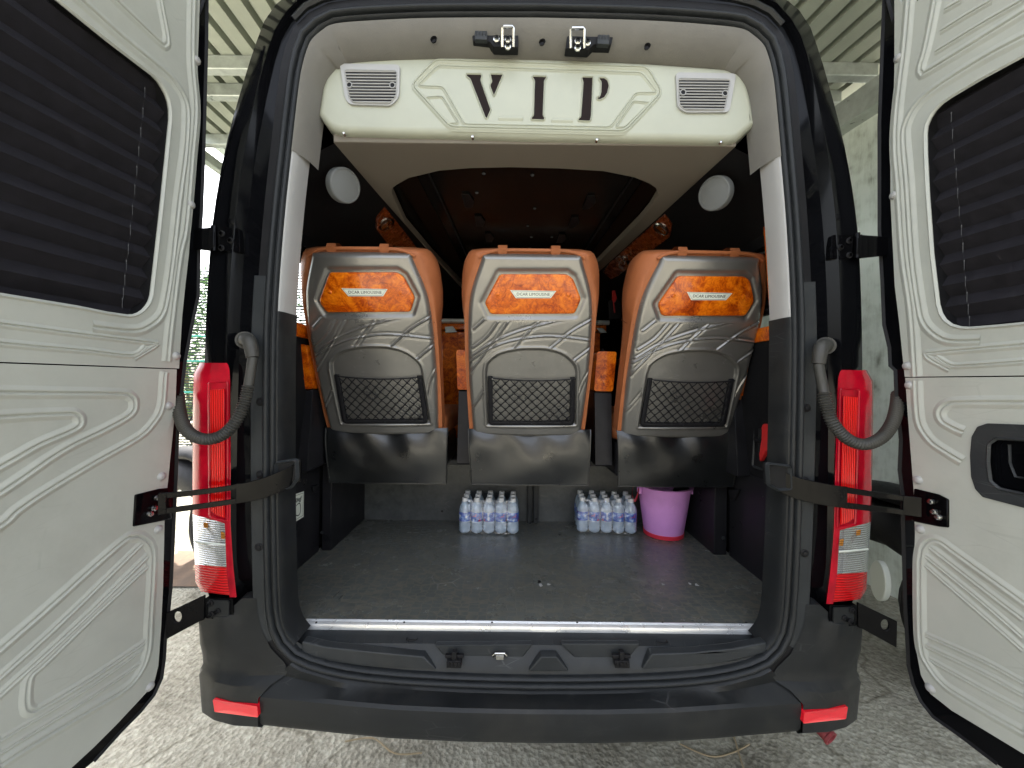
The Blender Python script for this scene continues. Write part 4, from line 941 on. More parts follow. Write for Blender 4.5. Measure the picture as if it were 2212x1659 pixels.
# corner pieces : rows by height, columns by half width
def corner(m_, s):
    # columns: inner edge -> outer side ; rows bottom -> top ; (hw, y)
    rows = []
    spec = [  # z : list of (hw, y)
        (.405, [(.803, 1.30), (.86, 1.31), (.92, 1.33), (.97, 1.36), (1.0, 1.42), (1.0, 1.6)]),
        (.412, [(.798, 1.140), (.86, 1.150), (.93, 1.175), (.975, 1.215), (1.0, 1.30), (1.0, 1.6)]),
        (.430, [(.798, 1.122), (.875, 1.126), (.945, 1.143), (1.006, 1.172), (1.030, 1.26), (1.03, 1.6)]),
        (.515, [(.798, 1.121), (.875, 1.126), (.945, 1.143), (1.012, 1.172), (1.038, 1.26), (1.03, 1.6)]),
        (.545, [(.770, 1.134), (.87, 1.127), (.945, 1.143), (1.014, 1.171), (1.040, 1.26), (1.03, 1.6)]),
        (.562, [(.735, 1.150), (.86, 1.146), (.950, 1.151), (1.010, 1.174), (1.038, 1.26), (1.03, 1.6)]),
        (.575, [(.728, 1.152), (.85, 1.150), (.945, 1.156), (1.004, 1.176), (1.030, 1.26), (1.03, 1.6)]),
        (.600, [(.742, 1.153), (.845, 1.152), (.925, 1.150), (1.006, 1.174), (1.030, 1.26), (1.03, 1.6)]),
        (.640, [(.782, 1.153), (.852, 1.153), (.920, 1.146), (1.010, 1.170), (1.032, 1.26), (1.03, 1.6)]),
        (.700, [(.812, 1.153), (.865, 1.154), (.920, 1.142), (1.012, 1.168), (1.034, 1.26), (1.03, 1.6)]),
        (.738, [(.822, 1.153), (.875, 1.154), (.920, 1.141), (1.014, 1.166), (1.034, 1.26), (1.03, 1.6)]),
        (.748, [(.824, 1.153), (.878, 1.154), (.922, 1.156), (1.010, 1.184), (1.030, 1.26), (1.03, 1.6)]),
        (.790, [(.827, 1.153), (.885, 1.153), (.925, 1.158), (1.000, 1.188), (1.028, 1.26), (1.03, 1.6)]),
        (.795, [(.827, 1.185), (.885, 1.185), (.925, 1.190), (1.000, 1.200), (1.028, 1.26), (1.03, 1.6)])]
    for z, cols in spec:
        P = [Vector((c_[0], c_[1], 0)) for c_ in cols]; C_ = resample(P[:-1], 26) + [P[-1]]
        rows.append([m_((XC - p.x, p.y, z - (.045 * min(1, max(0, (p.x - .87) / .05)) if z > .78 else 0))) for p in C_])
    g = MB(); g.grid(rows); g.build('bumper_corner', 'plastic', van, smooth=30, bevel=.004, seg=3)
    # reflector
    pts = [(461, 1509), (557, 1524), (559, 1548), (465, 1536)]
    P = [PY(a, b, 1.0) for a, b in pts]
    def onb(a, b):      # intersect with the corner surface
        d = ray(a, b); best = 1.15
        for _ in range(12):
            p = CAM + d * (best / d.y); hw = XC - p.x
            best = np.interp(hw, [.798, .875, .945, 1.010, 1.036], [1.121, 1.126, 1.143, 1.172, 1.26])
        return CAM + d * ((best - .006) / d.y)
    rp = rounded(pts, 3); rp2 = []
    W = [onb(a, b) for a, b in rp]
    g = MB(); n = len(W)
    top = [p + Vector((0, -.003, 0)) for p in W]
    g.grid([[m_(p + Vector((0, .03, 0))) for p in W], [m_(p) for p in W], [m_(p) for p in top]], True)
    cc = sum(top, Vector()) / n
    o_ = len(g.v); g.v += [m_(p) for p in top] + [m_(cc + Vector((0, 0.001, 0)))]
    for i in range(n): g.f.append((o_ + i, o_ + (i + 1) % n, o_ + n))
    g.build('reflector', 'reflector', van, smooth=30)
both(corner)
# red tow tube under the right corner
c = PY(1789, 1590, 1.26); g = MB(); g.lathe([(.021, .06), (.021, 0), (.024, -.002), (.024, -.010), (.018, -.010), (.017, .05)], c, 20, axis=(-.35, .85, .3)); g.build('tow_tube', 'reddull', van)

# ------------------------------------------------------------------ tail lamps
def lamp(m_, s):
    cols_in, cols_mid, cols_out = [], [], []
    def Lx(a, b, Y): return m_(PY(a, b, Y))
    # outline rows from top to bottom: y px at outer, x outer, x corner, x inner
    rows = [  # (y_outer, x_outer, y_mid, x_mid, y_in, x_in)
        (784, 431, 784, 470, 784, 490), (790, 428, 790, 470, 789, 493), (806, 419, 806, 466, 801, 496), (830, 417.5, 830, 465, 826, 497),
        (900, 416, 900, 464, 898, 497), (1000, 415.5, 1000, 464, 998, 498), (1111, 416, 1124, 464, 1131, 487)]
    YO, YI = 1.178, 1.140
    def strip(rows_, name, m, y_off=0):
        g = MB(); R_ = []
        for (yo, xo, ym, xm, yi_, xi) in rows_:
            R_.append([Lx(xo + 2, yo, 1.235), Lx(xo, yo, YO - .0), Lx(xo + 9, (yo * .8 + ym * .2), YO - .018), Lx(xo * .5 + xm * .5, (yo + ym) / 2, YO - .026), Lx(xm, ym, YI + .003), Lx((xm + xi) / 2, (ym + yi_) / 2, YI), Lx(xi, yi_, YI + .002), Lx(xi + 2, yi_, YI + .03)])
        g.grid(R_); return g.build(name, m, root, smooth=50)
    root = None
    # housing part holds the lenses
    g = MB(); hp_ = [(431, 783), (490, 783), (497, 802), (498, 1000), (497, 1150), (503, 1250), (511, 1288), (434, 1279), (421, 1257), (417, 1100), (417, 808)]
    g.prism([m_(PY(a, b, 1.19)) for a, b in hp_], (0, .03, 0)); root = g.build('tail_lamp', 'lensred', van, bevel=.002)
    strip(rows, 'red_lens', 'lensred')
    cl = [(1111, 416, 1124, 464, 1131, 487), (1165, 418, 1172, 464, 1176, 488), (1219, 421, 1223, 465, 1225, 489)]
    strip(cl, 'clear_lens', 'lensclear')
    bt = [(1219, 421, 1223, 465, 1225, 489), (1257, 422, 1262, 468, 1266, 493), (1278, 434, 1283, 472, 1287, 508)]
    strip(bt, 'lower_red_lens', 'lensred3')
    # red border running down the inner side of the clear section
    g = MB(); g.grid([[Lx(a, b, 1.141), Lx(a + (c_ - a) * .5, b, 1.1385), Lx(c_, b, 1.140), Lx(c_ + 1, b, 1.17)] for a, b, c_ in ((487, 1000, 498.5), (486, 1090, 498), (485, 1128, 498), (486.5, 1150, 499), (489, 1225, 504), (493, 1262, 508), (496, 1290, 511))]); g.build('lens_border', 'lensred', root, smooth=50)
    g = MB(); g.prism([Lx(a, b, 1.1370) for a, b in ((456, 842), (486, 840), (486, 1118), (470, 1112), (458, 1104))], (0, -.0035, 0)); g.build('reflector_prisms', 'lensred2', root, bevel=.001)
    g = MB(); g.sweep([Lx(a, b, 1.136) for a, b in rounded([(450, 826), (491, 824), (491, 1126), (452, 1116)], 5)], ridge_prof(.005, .002), (0, -1, 0), closed=True); g.build('lens_rib', 'lensred', root)
    g = MB(); g.prism([Lx(a, b, 1.1505) for a, b in ((440, 1127), (450, 1130), (450, 1141), (441, 1139))], (0, -.0025, 0)); g.build('amber_insert', 'amberrib', root, bevel=.002)
    g = MB(); g.prism([Lx(a, b, 1.1370) for a, b in ((478, 1148), (486, 1150), (487, 1164), (479, 1163))], (0, -.003, 0)); g.build('amber_insert', 'amberrib', root, bevel=.002)
    g = MB(); g.sweep([Lx(421, 1170, 1.163), Lx(464, 1175, 1.139), Lx(487, 1177, 1.136)], ridge_prof(.006, .002), (0, -1, 0)); g.build('lens_seam', 'white', root)
both(lamp)
# ------------------------------------------------------------------ hinges (body side) and straps to the doors
def hinge(m_, s):
    # upper
    Q = lambda a, b, Y: m_(PY(a, b, Y))
    g = MB(); g.prism([Q(a, b, 1.150) for a, b in rounded([(470, 491), (516, 493), (518, 545), (472, 541)], 4)], (0, .02, 0)); h = g.build('upper_hinge', 'paint2', van, bevel=.003)
    for a, b in ((480, 505), (499, 520), (479, 536)):
        g = MB(); g.lathe([(.0055, -.009), (.006, -.008), (.006, -.004), (.0095, -.003), (.0095, 0)], Q(a, b, 1.149), 12, axis=(0, 1, 0)); g.build('hinge_bolt', 'rubberd', h)
    g = MB(); g.tube([Q(462, 488, 1.158), Q(462, 542, 1.158)], .008, 10); g.tube([Q(455, 492, 1.155), Q(455, 538, 1.155)], .005, 8); g.build('hinge_pin', 'paint2', h)
    g = MB(); g.prism([Q(a, b, 1.15) for a, b in ((395, 494), (452, 491), (462, 500), (462, 532), (452, 541), (395, 534))], (0, .008, 0)); g.build('hinge_strap', 'paint2', h, bevel=.002)
    # ledge below hinge
    # lower
    g = MB(); g.prism([Q(a, b, 1.150) for a, b in rounded([(443, 1291), (503, 1293), (504, 1339), (444, 1336)], 4)], (0, .025, 0)); h = g.build('lower_hinge', 'paint2', van, bevel=.003)
    g = MB(); g.prism([Q(a, b, 1.146) for a, b in rounded([(450, 1296), (494, 1298), (494, 1333), (450, 1330)], 4)], (0, .006, 0)); g.build('hinge_plate', 'plastic', h, bevel=.002)
    for a, b in ((455, 1303), (470, 1320), (457, 1327)):
        g = MB(); g.lathe([(.0055, -.009), (.006, -.008), (.006, -.004), (.0095, -.003), (.0095, 0)], Q(a, b, 1.145), 12, axis=(0, 1, 0)); g.build('hinge_bolt', 'rubberd', h)
    g = MB(); g.tube([Q(436, 1290, 1.155), Q(436, 1338, 1.155)], .008, 10); g.build('hinge_pin', 'paint2', h)
    P = [PY(441, 1286, 1.15), PY(358, 1325, 1.12), PY(358, 1382, 1.12), PY(441, 1337, 1.15)]
    hole = [PY(383 + math.cos(t) * 8, 1333 + math.sin(t) * 12, 1.129) for t in np.linspace(0, 6.283, 17)[:-1]]
    nn_ = (P[1] - P[0]).cross(P[3] - P[0]).normalized(); 
    hole = [p - nn_ * (p - P[0]).dot(nn_) for p in hole]
    g = MB(); g.prism([m_(p) for p in P], (0, .007, 0), [[m_(p) for p in hole]]); g.build('hinge_strap', 'paint2', h, bevel=.0015)
both(hinge)
# ------------------------------------------------------------------ corrugated cable hoses
def hose(pts, Ys, sm_name, elbow):
    P = [PY(a, b, y) for (a, b), y in zip(pts, Ys)]
    C_ = resample(catmull(P, 10), 260); n = len(C_)
    R_ = []
    for i in range(n):
        t = i / (n - 1)
        if t < .18: r = .0138
        else: r = .0150 + .0022 * math.sin(i * 2 * math.pi / 4)
        R_.append(r)
    # more rings
    C2 = resample(C_, 420); R2 = []
    for i in range(420):
        t = i / 419
        R2.append(.0132 if t < .16 else .0146 + .0021 * math.cos((i % 6) / 6 * 2 * math.pi))
    g = MB(); g.tube(C2, R2, 16); h = g.build('cable_hose', 'hose', van, smooth=60)
    e0, e1, e2 = elbow
    E = catmull([PY(*e0, Ys[0] + .03), PY(*e1, Ys[0] + .004), PY(*e2, Ys[0])], 6)
    g = MB(); g.tube(E, [.017 + .004 * (1 - i / (len(E) - 1)) for i in range(len(E))], 16); 
    g.tube([PY(*e0, 1.155), PY(*e0, 1.142)], .026, 20); g.build('hose_elbow', 'hose', h, smooth=50, bevel=.002)
hose([(546, 772), (543, 795), (536, 838), (526, 876), (507, 914), (480, 940), (447, 949), (416, 940), (396, 918), (387, 885), (384, 850)],
     [1.115, 1.112, 1.108, 1.10, 1.09, 1.085, 1.08, 1.085, 1.10, 1.125, 1.15], 'l', ((530, 735), (539, 738), (546, 772)))
hose([(1768, 786), (1771, 805), (1777, 834), (1783, 866), (1797, 910), (1828, 946), (1866, 960), (1903, 946), (1927, 915), (1937, 880), (1940, 850)],
     [1.115, 1.112, 1.108, 1.10, 1.09, 1.085, 1.08, 1.085, 1.10, 1.125, 1.15], 'r', ((1783, 747), (1774, 750), (1768, 786)))
# check straps (bowed arms limiting the doors)
def arm(sgn, top, bot, Ys, slot, root_):
    T = resample(catmull([PY(a, b, y) for (a, b), y in zip(top, Ys)], 8), 40); Bm = resample(catmull([PY(a, b, y) for (a, b), y in zip(bot, Ys)], 8), 40)
    g = MB(); th = .006
    def band(u0, u1, v0, v1):
        i0, i1 = int(u0 * 39), int(u1 * 39); rows = []
        for i in range(i0, i1 + 1):
            a, b = T[i].lerp(Bm[i], v0), T[i].lerp(Bm[i], v1)
            rows.append([a, b, b + Vector((0, th, 0)), a + Vector((0, th, 0))])
        g.grid(rows, True); o = len(g.v) - 4 * len(rows); g.f.append((o, o + 1, o + 2, o + 3)); o = len(g.v) - 4; g.f.append((o, o + 1, o + 2, o + 3))
    s0, s1 = slot
    band(0, s0, 0, 1); band(s1, 1, 0, 1); band(s0, s1, 0, .28); band(s0, s1, .72, 1)
    return g.build('check_strap', 'paint2', van, smooth=40, bevel=.0015)
arm(-1, [(340, 1066), (425, 1058), (500, 1048), (560, 1035), (615, 1013), (650, 992)], [(340, 1113), (425, 1101), (500, 1090), (560, 1079), (608, 1062), (650, 1040)],
    [1.05, 1.08, 1.10, 1.115, 1.135, 1.165], (.07, .52), None)
arm(1, [(1679, 1010), (1720, 1030), (1780, 1044), (1850, 1056), (1930, 1068), (1992, 1075)], [(1679, 1060), (1720, 1078), (1780, 1092), (1850, 1101), (1930, 1110), (1992, 1118)],
    [1.165, 1.135, 1.115, 1.10, 1.08, 1.05], (.52, .90), None)
# pockets in the pillar where the straps enter
for s, pts in ((0, X(640, 900, 2.765, [(150, 720), (290, 700), (295, 830), (250, 890), (150, 905)])), (1, X(1720, 900, 2.765, [(560, 725), (715, 745), (720, 900), (640, 910), (570, 870)]))):
    P = [PY(a, b, 1.150) for a, b in rounded(pts, 5)]
    g = MB(); g.prism(P, (0, .02, 0)); pk = g.build('strap_pocket', 'rubberd', van, smooth=0)
    g = MB(); g.sweep(P, ridge_prof(.010, .012), (0, -1, 0), closed=True); g.build('pocket_rim', 'plastic2', pk)
# ================================================================== REAR DOORS
class DoorPlane:
    def __init__(s, x0, sg, t=.10, k=.055):
        s.sg = sg; s.p0 = Vector((x0, 1.10, 1.45)); s.t, s.k = t, k
        # inward normal (towards the middle of the van)
        s.n = Vector((-sg, -t, -k)).normalized()      # plane: sg*x + t*y... built below
        s.n = Vector((-sg * 1.0, -t, -k)).normalized()
    def P(s, px, py, o=0): return PP(px, py, s.p0 + s.n * o, s.n)
    def at(s, Y, z, o=0):     # point on plane with given depth and height
        q = s.p0 + s.n * o; x = q.x - ((Y - q.y) * s.n.y + (z - q.z) * s.n.z) / s.n.x
        return Vector((x, Y, z))
def door(D, label, trim_edge_u, trim_edge_l, seam_z, hole_px, hole_ext, shell_px, ridges_u, ridges_l, ridges_open, clips, bracket, handle, ticks):
    n = D.n
    # painted shell
    P = [D.P(a, b, -.012) for a, b in shell_px]
    zt_ = 2.56; lo = P[-1]
    P = [D.at(.40, zt_ - .03, -.012), D.at(.46, zt_, -.012), D.at(P[0].y - .10, zt_, -.012), D.at(P[0].y - .02, zt_ - .05, -.012)] + P + [D.at(.40, lo.z - .02, -.012)]
    H = [D.P(a, b, -.012) for a, b in hole_px] + [D.at(y, z, -.012) for y, z in hole_ext]
    g = MB(); g.prism(P, -n * .045, [H]); dr = g.build('rear_door', 'paint', van, smooth=30, bevel=.008, seg=3); dr['label'] = label
    # rubber edge of the shell
    g = MB(); g.sweep(P[2:-1], ridge_prof(.012, .006), n); g.build('door_edge_seal', 'rubberd', dr)
    # upper and lower trims
    U = [D.P(a, b) for a, b in trim_edge_u]; L = [D.P(a, b) for a, b in trim_edge_l]
    zs = seam_z
    Hh = [D.P(a, b) for a, b in hole_px] + [D.at(y, z) for y, z in hole_ext]
    top = [D.at(U[0].y - .03, 2.50), D.at(.42, 2.50)]
    g = MB(); g.prism([D.at(U[-1].y, zs + .0015)] + [D.at(.42, zs + .0015)] + top[::-1] + U[:-1], -n * .010, [Hh])
    for pts, cl, wd, hh in ridges_u:
        W = [D.P(a, b) for a, b in pts]; W = catmull(W, 4, cl); g.sweep(W, groove_prof(wd * 1.9, hh * .95), n, closed=cl)
    g.sweep([p - n * .0 for p in Hh], ridge_prof(.010, .0045), n, closed=True)
    g.build('upper_trim', 'beige', dr, smooth=45)
    g = MB(); last = L[-1]
    g.prism([D.at(.42, zs - .0015), D.at(L[0].y, zs - .0015)] + L[1:] + [D.at(.42, last.z - .03)], -n * .010, [[D.P(a, b) for a, b in handle]] if handle else [])
    for pts, cl, wd, hh in ridges_l:
        W = [D.P(a, b) for a, b in pts]; W = catmull(W, 4, cl); g.sweep(W, groove_prof(wd * 1.9, hh * .95), n, closed=cl)
    g.build('lower_trim', 'beige', dr, smooth=45)
    # window reveal, glass and pleated blind
    g = MB(); g.grid([[p - n * .009 for p in Hh], [p - n * .055 for p in Hh]], True); g.build('window_reveal', 'rubberd', dr)
    g = MB(); g.prism([p - n * .050 for p in Hh], -n * .004); g.build('window_glass', 'glassd', dr, smooth=0)
    zlo, zhi = min(p.z for p in Hh) - .01, max(p.z for p in Hh) + .01; ymax = max(p.y for p in Hh) + .02
    g = MB(); rows = []; pitch = .057; k = 0; z = zhi
    while z > zlo - .03:
        rows.append([D.at(y, z, -.030 + (.011 if k % 2 else -.011)) for y in (ymax - .012 - (.006 if k % 2 else 0), .9, .7, .5, .42)]); z -= pitch / 2 * (1 if True else 0); k += 1
    g.grid(rows); g.build('window_blind', 'blind', dr, smooth=0)
    g = MB(); cp_, cr_ = [], []
    for a, b in ticks:
        q = D.P(a, b, -.017)
        for dz, r_ in ((.006, .0001), (.002, .0014), (-.001, .0006), (-.020, .0006), (-.022, .0001)): cp_.append(q + Vector((0, 0, dz))); cr_.append(r_)
    if ticks: g.tube(cp_, cr_, 5)
    if ticks: g.build('blind_cord', 'grey', dr)
    for a, b in clips:
        c = D.P(a, b, .001); g = MB(); g.lathe([(.0125, -.002), (.0115, .001), (.009, .002), (.0085, .0045), (.006, .0060), (0, .0066)], c, 20, axis=n); g.build('trim_clip', 'pale', dr, smooth=60)
    # strap bracket
    P = [D.P(a, b, .004) for a, b in bracket]; g = MB(); g.prism(P, -n * .012); br = g.build('strap_bracket', 'paint2', dr, bevel=.003)
    cx = sum(a for a, b in bracket) / len(bracket); cy = sum(b for a, b in bracket) / len(bracket)
    for i, (dx, dy) in enumerate(((-.18, -.22), (.02, .20), (-.10, .05))):
        wpx = (max(a for a, b in bracket) - min(a for a, b in bracket)); c = D.P(cx + (-D.sg * dx) * -wpx + D.sg * wpx * .15, cy + dy * wpx, .006)
        g = MB(); g.lathe([(.008, 0), (.007, .005), (.0045, .006), (.004, .010), (0, .010)], c, 12, axis=n); g.build('bracket_bolt', 'chrome', dr)
    return dr

DLp = DoorPlane(-.972, -1, .10, .055); DLp.n = Vector((1, -.10, -.055)).normalized()
DRp = DoorPlane(1.124, 1, .10, .035); DRp.n = Vector((-1, -.10, -.035)).normalized()
def T(ox, oy, s, pts): return [(ox + x / s, oy + y / s) for x, y in pts]
TL = lambda p: T(0, 0, 3.0107, p); ML = lambda p: T(0, 551.3, 3.0107, p); LL = lambda p: T(0, 1102.5, 2.981, p)
TR = lambda p: T(1653.7, 0, 3.010, p); MR = lambda p: T(1653.7, 551.3, 3.010, p); LR = lambda p: T(1653.7, 1102.5, 2.981, p)
holeL = TL([(380, 0), (700, 260), (1000, 490), (1035, 528), (1062, 570), (1085, 612), (1102, 660), (1111, 715), (1112, 780), (1090, 1000), (1060, 1300), (1020, 1659)]) + ML([(990, 260), (978, 300), (960, 330), (932, 362), (900, 384), (865, 396), (830, 398), (700, 380), (500, 340), (0, 260)])
qL = DLp.P(*holeL[-1]); qT = DLp.P(*holeL[0])
doorL = door(DLp, 'left rear door swung open, grey ribbed trim with a plain lower panel',
  TL([(1300, 0), (1290, 300), (1283, 500), (1282, 700), (1272, 1000), (1255, 1350), (1240, 1500)]) + ML([(1228, 0), (1205, 200), (1185, 400), (1165, 735)]),
  ML([(1150, 740), (1140, 1000), (1125, 1150), (1090, 1500)]) + LL([(1060, 60), (1050, 500), (1038, 750), (1020, 1000), (990, 1120), (900, 1220), (750, 1380), (600, 1530), (460, 1659)]),
  DLp.P(383, 797).z, holeL, [(.50, qL.z + .01), (.46, qL.z + .05), (.46, 2.38), (.50, 2.42), (qT.y * .6 + .2, 2.40)],
  [(447, -20), (447, 0), (446, 100), (442, 250), (439, 365), (435, 465), (430, 531), (428, 640), (415, 700), (399, 784), (392, 850), (384, 916), (380, 1033), (376, 1123), (369, 1270)] + LL([(1085, 650), (1065, 820), (1058, 950), (1040, 1080), (990, 1190), (900, 1300), (780, 1420), (600, 1620)]),
  [(TL([(300, -180), (520, 0), (800, 250), (1080, 480), (1150, 560), (1200, 650), (1215, 760), (1200, 1000), (1160, 1300), (1120, 1659)]) + ML([(1085, 250), (1050, 380), (980, 450), (870, 490), (600, 465)]), False, .020, .005),
   (TL([(1252, -60), (1250, 0), (1245, 400), (1268, 700), (1245, 1000), (1225, 1250), (1200, 1500)]) + ML([(1165, 0), (1110, 430), (1085, 690)]), False, .020, .005),
   (TL([(1035, -100), (1040, 0), (1085, 240), (1072, 290), (1030, 268), (750, 0), (600, -150)]), False, .016, .004),
   (ML([(-900, 330), (0, 445), (500, 510), (990, 570), (1015, 578), (990, 600), (870, 670)]), False, .012, .004),
   (ML([(-900, 470), (0, 570), (560, 620), (860, 650), (945, 590)]), False, .012, .004)],
  [(ML([(1072, 760), (1065, 800), (1050, 980), (1000, 1080), (900, 1180), (600, 1350), (300, 1530), (110, 1659)]) + LL([(0, 95), (-400, 330)]), False, .018, .005),
   (ML([(-900, 880), (0, 890), (400, 895), (780, 900), (850, 920), (872, 960), (850, 1030), (700, 1120), (400, 1270), (0, 1540), (-900, 2100)]), False, .018, .005),
   (ML([(-900, 1130), (0, 1050), (400, 1030), (490, 1035), (520, 1080), (480, 1130), (250, 1230), (0, 1370), (-900, 1850)]), False, .018, .005),
   (LL([(-600, 1420), (0, 890), (300, 630), (600, 360), (800, 190), (850, 172), (900, 170), (955, 210), (980, 270), (980, 400), (962, 700), (950, 900), (900, 1040), (800, 1150), (600, 1270), (150, 1540), (0, 1640)]), False, .020, .005),
   (LL([(-500, 1520), (0, 1070), (400, 710), (925, 200)]), False, .016, .004),
   (LL([(-500, 1640), (0, 1185), (500, 730), (950, 290)]), False, .016, .004),
   (LL([(945, 360), (600, 680), (300, 970), (200, 1060), (175, 1130), (170, 1250), (200, 1290), (280, 1262), (600, 1070), (935, 845)]), False, .016, .004),
   (LL([(930, 885), (600, 1120), (0, 1480)]), False, .012, .003),
   (LL([(920, 975), (600, 1190), (0, 1560)]), False, .012, .003)],
  None, TL([(1280, 390), (1245, 1330)]) + ML([(1148, 655), (1100, 980), (1052, 1440)]) + LL([(1022, 122), (968, 1135)]),
  [(293, 1069), (345, 1056), (366, 1054), (372, 1120), (355, 1125), (289, 1138)], None,
  TL([(942, 580), (930, 710), (916, 840), (903, 965), (890, 1090), (877, 1210), (862, 1345), (848, 1475), (835, 1600)]) + ML([(822, 42), (812, 140), (803, 225), (796, 290)]))
holeR = TR([(1680, 360), (1400, 510), (1200, 630), (1140, 672), (1095, 718), (1062, 770), (1042, 820), (1036, 870), (1038, 1000), (1050, 1250), (1080, 1659)]) + MR([(1110, 250), (1118, 320), (1136, 380), (1165, 425), (1210, 458), (1270, 475), (1330, 478), (1500, 465), (1680, 448)])
holeR = holeR[::-1]
qL = DRp.P(*holeR[0]); qT = DRp.P(*holeR[-1])
handR = rounded(MR([(1700, 1102), (1450, 1093), (1385, 1115), (1348, 1180), (1338, 1300), (1345, 1440), (1372, 1520), (1420, 1572), (1700, 1645)]), 3)
hq = DRp.P(*handR[0]); hq2 = DRp.P(*handR[-1])
doorR = door(DRp, 'right rear door swung open, with a dark recessed pull handle in its trim',
  TR([(838, -40), (838, 200), (838, 430), (830, 800), (812, 1000), (812, 1300), (830, 1659)]) + MR([(840, 200), (870, 450), (895, 700), (905, 795)]),
  MR([(908, 800), (912, 850), (922, 1000), (945, 1300), (962, 1520)]) + LR([(962, 150), (955, 400), (960, 600), (970, 900), (1000, 1060), (1060, 1180), (1200, 1290), (1400, 1410), (1664, 1570)]),
  DRp.P(1955, 815).z, holeR, [(qT.y * .6 + .2, 2.40), (.50, 2.42), (.46, 2.38), (.46, qL.z + .05), (.50, qL.z + .01)],
  [(1912, -20), (1909.5, 0), (1904.5, 133), (1899.5, 266), (1899.5, 498), (1903, 561), (1906, 618), (1909.5, 701), (1921, 750.6), (1923, 790), (1934, 800), (1936, 850), (1946, 950), (1943, 1016), (1950, 1070), (1950, 1110), (1955, 1304)] + LR([(910, 800), (920, 1000), (950, 1120), (1000, 1230), (1080, 1330), (1250, 1450), (1500, 1640)]),
  [(TR([(2100, 30), (1680, 240), (1400, 390), (1100, 580), (980, 690), (920, 800), (905, 900), (930, 1200), (960, 1659)]) + MR([(1000, 300), (1030, 430), (1100, 510), (1200, 555), (1400, 555)]), False, .020, .005),
   (TR([(945, -100), (935, 0), (910, 300), (862, 700), (850, 950), (870, 1200), (900, 1659)]) + MR([(950, 350), (975, 700), (980, 790)]), False, .020, .005),
   (TR([(1130, -100), (1110, 0), (1050, 300), (1012, 430), (1022, 470), (1080, 450), (1680, 80), (1900, -60)]), False, .018, .005),
   (TR([(1105, 340), (1400, 160), (1680, 0)]), False, .012, .004), (TR([(1140, 205), (1300, 105), (1480, 0)]), False, .012, .004), (TR([(1165, 65), (1280, 0)]), False, .012, .004),
   (MR([(2300, 515), (1680, 580), (1400, 605), (1075, 636), (1050, 650), (1080, 680), (1200, 745)]), False, .014, .004),
   (MR([(1110, 658), (1200, 712), (1300, 716), (1680, 690), (2300, 645)]), False, .012, .004)],
  [(MR([(982, 815), (990, 1000), (1010, 1110), (1080, 1210), (1180, 1280), (1280, 1340)]), False, .020, .005),
   (MR([(2300, 960), (1680, 955), (1300, 955), (1190, 965), (1135, 1015), (1150, 1075), (1220, 1120), (1290, 1150)]), False, .020, .005),
   (LR([(2000, 840), (1664, 590), (1400, 400), (1200, 255), (1130, 205), (1070, 190), (1020, 225), (1000, 300), (995, 400), (997, 700), (1010, 900), (1060, 1010), (1150, 1120), (1300, 1220), (1664, 1430)]), False, .020, .005),
   (LR([(1060, 235), (1400, 500), (1664, 700)]), False, .016, .004), (LR([(1030, 290), (1400, 590), (1664, 820)]), False, .014, .004), (LR([(1030, 350), (1400, 670), (1664, 900)]), False, .014, .004),
   (LR([(1030, 800), (1400, 965), (1664, 1110)]), False, .014, .004), (LR([(1030, 870), (1400, 1045), (1664, 1190)]), False, .014, .004), (LR([(1060, 960), (1400, 1150), (1664, 1290)]), False, .014, .004)],
  None, TR([(862, 375), (832, 1270)]) + MR([(918, 720), (933, 845), (988, 1462)]) + LR([(993, 120), (1058, 1145)]),
  [(1973.5, 1055), (2026, 1068), (2048, 1079), (2048, 1140), (2026, 1138), (1968, 1126)],
  [(a, b) for a, b in handR] , TR([(1208, 740), (1216, 850), (1228, 980), (1240, 1105), (1250, 1235), (1260, 1355), (1274, 1475), (1284, 1590)]) + MR([(1292, 42), (1300, 150), (1310, 250), (1318, 330), (1326, 408)]))
# pull handle in the right door
P = [DRp.P(a, b, -.001) for a, b in handR]; n = DRp.n
g = MB(); pts_in = rounded(MR([(1700, 1200), (1500, 1190), (1450, 1225), (1445, 1350), (1460, 1470), (1520, 1520), (1700, 1560)]), 5)
Q = [DRp.P(a, b, -.004) for a, b in pts_in]
g.prism(P, n * .004, [[DRp.P(a, b, -.001) for a, b in pts_in]]); hd = g.build('pull_handle', 'plastic2', doorR, bevel=.0015)

g = MB(); g.grid([[p - n * .001 for p in Q], [p - n * .026 for p in Q]], True); g.prism([p - n * .026 for p in Q], -n * .002)
g.build('handle_pocket', 'rubberd', doorR)
g = MB(); g.sweep([DRp.P(a, b, .003) for a, b in pts_in], ridge_prof(.008, .004), n, closed=True)
g.sweep([DRp.P(a, b, -.018) for a, b in MR([(1600, 1230), (1605, 1350), (1640, 1440), (1700, 1450)])], ridge_prof(.014, .010), n); g.build('handle_grip', 'plastic2', doorR, smooth=60)

# ================================================================== SEATS
# local plane of the middle seat back : bottom edge at depth 1.75, top at 1.46
pb = PY(1137, 936, 1.75); pt = PY(1149, 548, 1.46)
BV = (pt - pb); BV.x = 0; SH = BV.length; BV.normalize(); AV = Vector((1, 0, 0)); NVs = AV.cross(BV).normalized()
if NVs.y > 0: NVs = -NVs
O0 = Vector((XC + .005, pb.y, pb.z))
def sab(px_, py_):
    p = PP(px_, py_, O0, NVs) - O0; return (p.dot(AV), p.dot(BV))
def sw(a, b, h=0): return O0 + AV * a + BV * b + NVs * h
C7 = lambda pts: [sab(758 + x / 3.132, 327.3 + y / 3.132) for x, y in pts]
C2 = lambda pts: [sab(551.2 + x / 3.0096, 482.3 + y / 3.0096) for x, y in pts]
C3 = lambda pts: [sab(1102.5 + x / 3.0096, 482.3 + y / 3.0096) for x, y in pts]
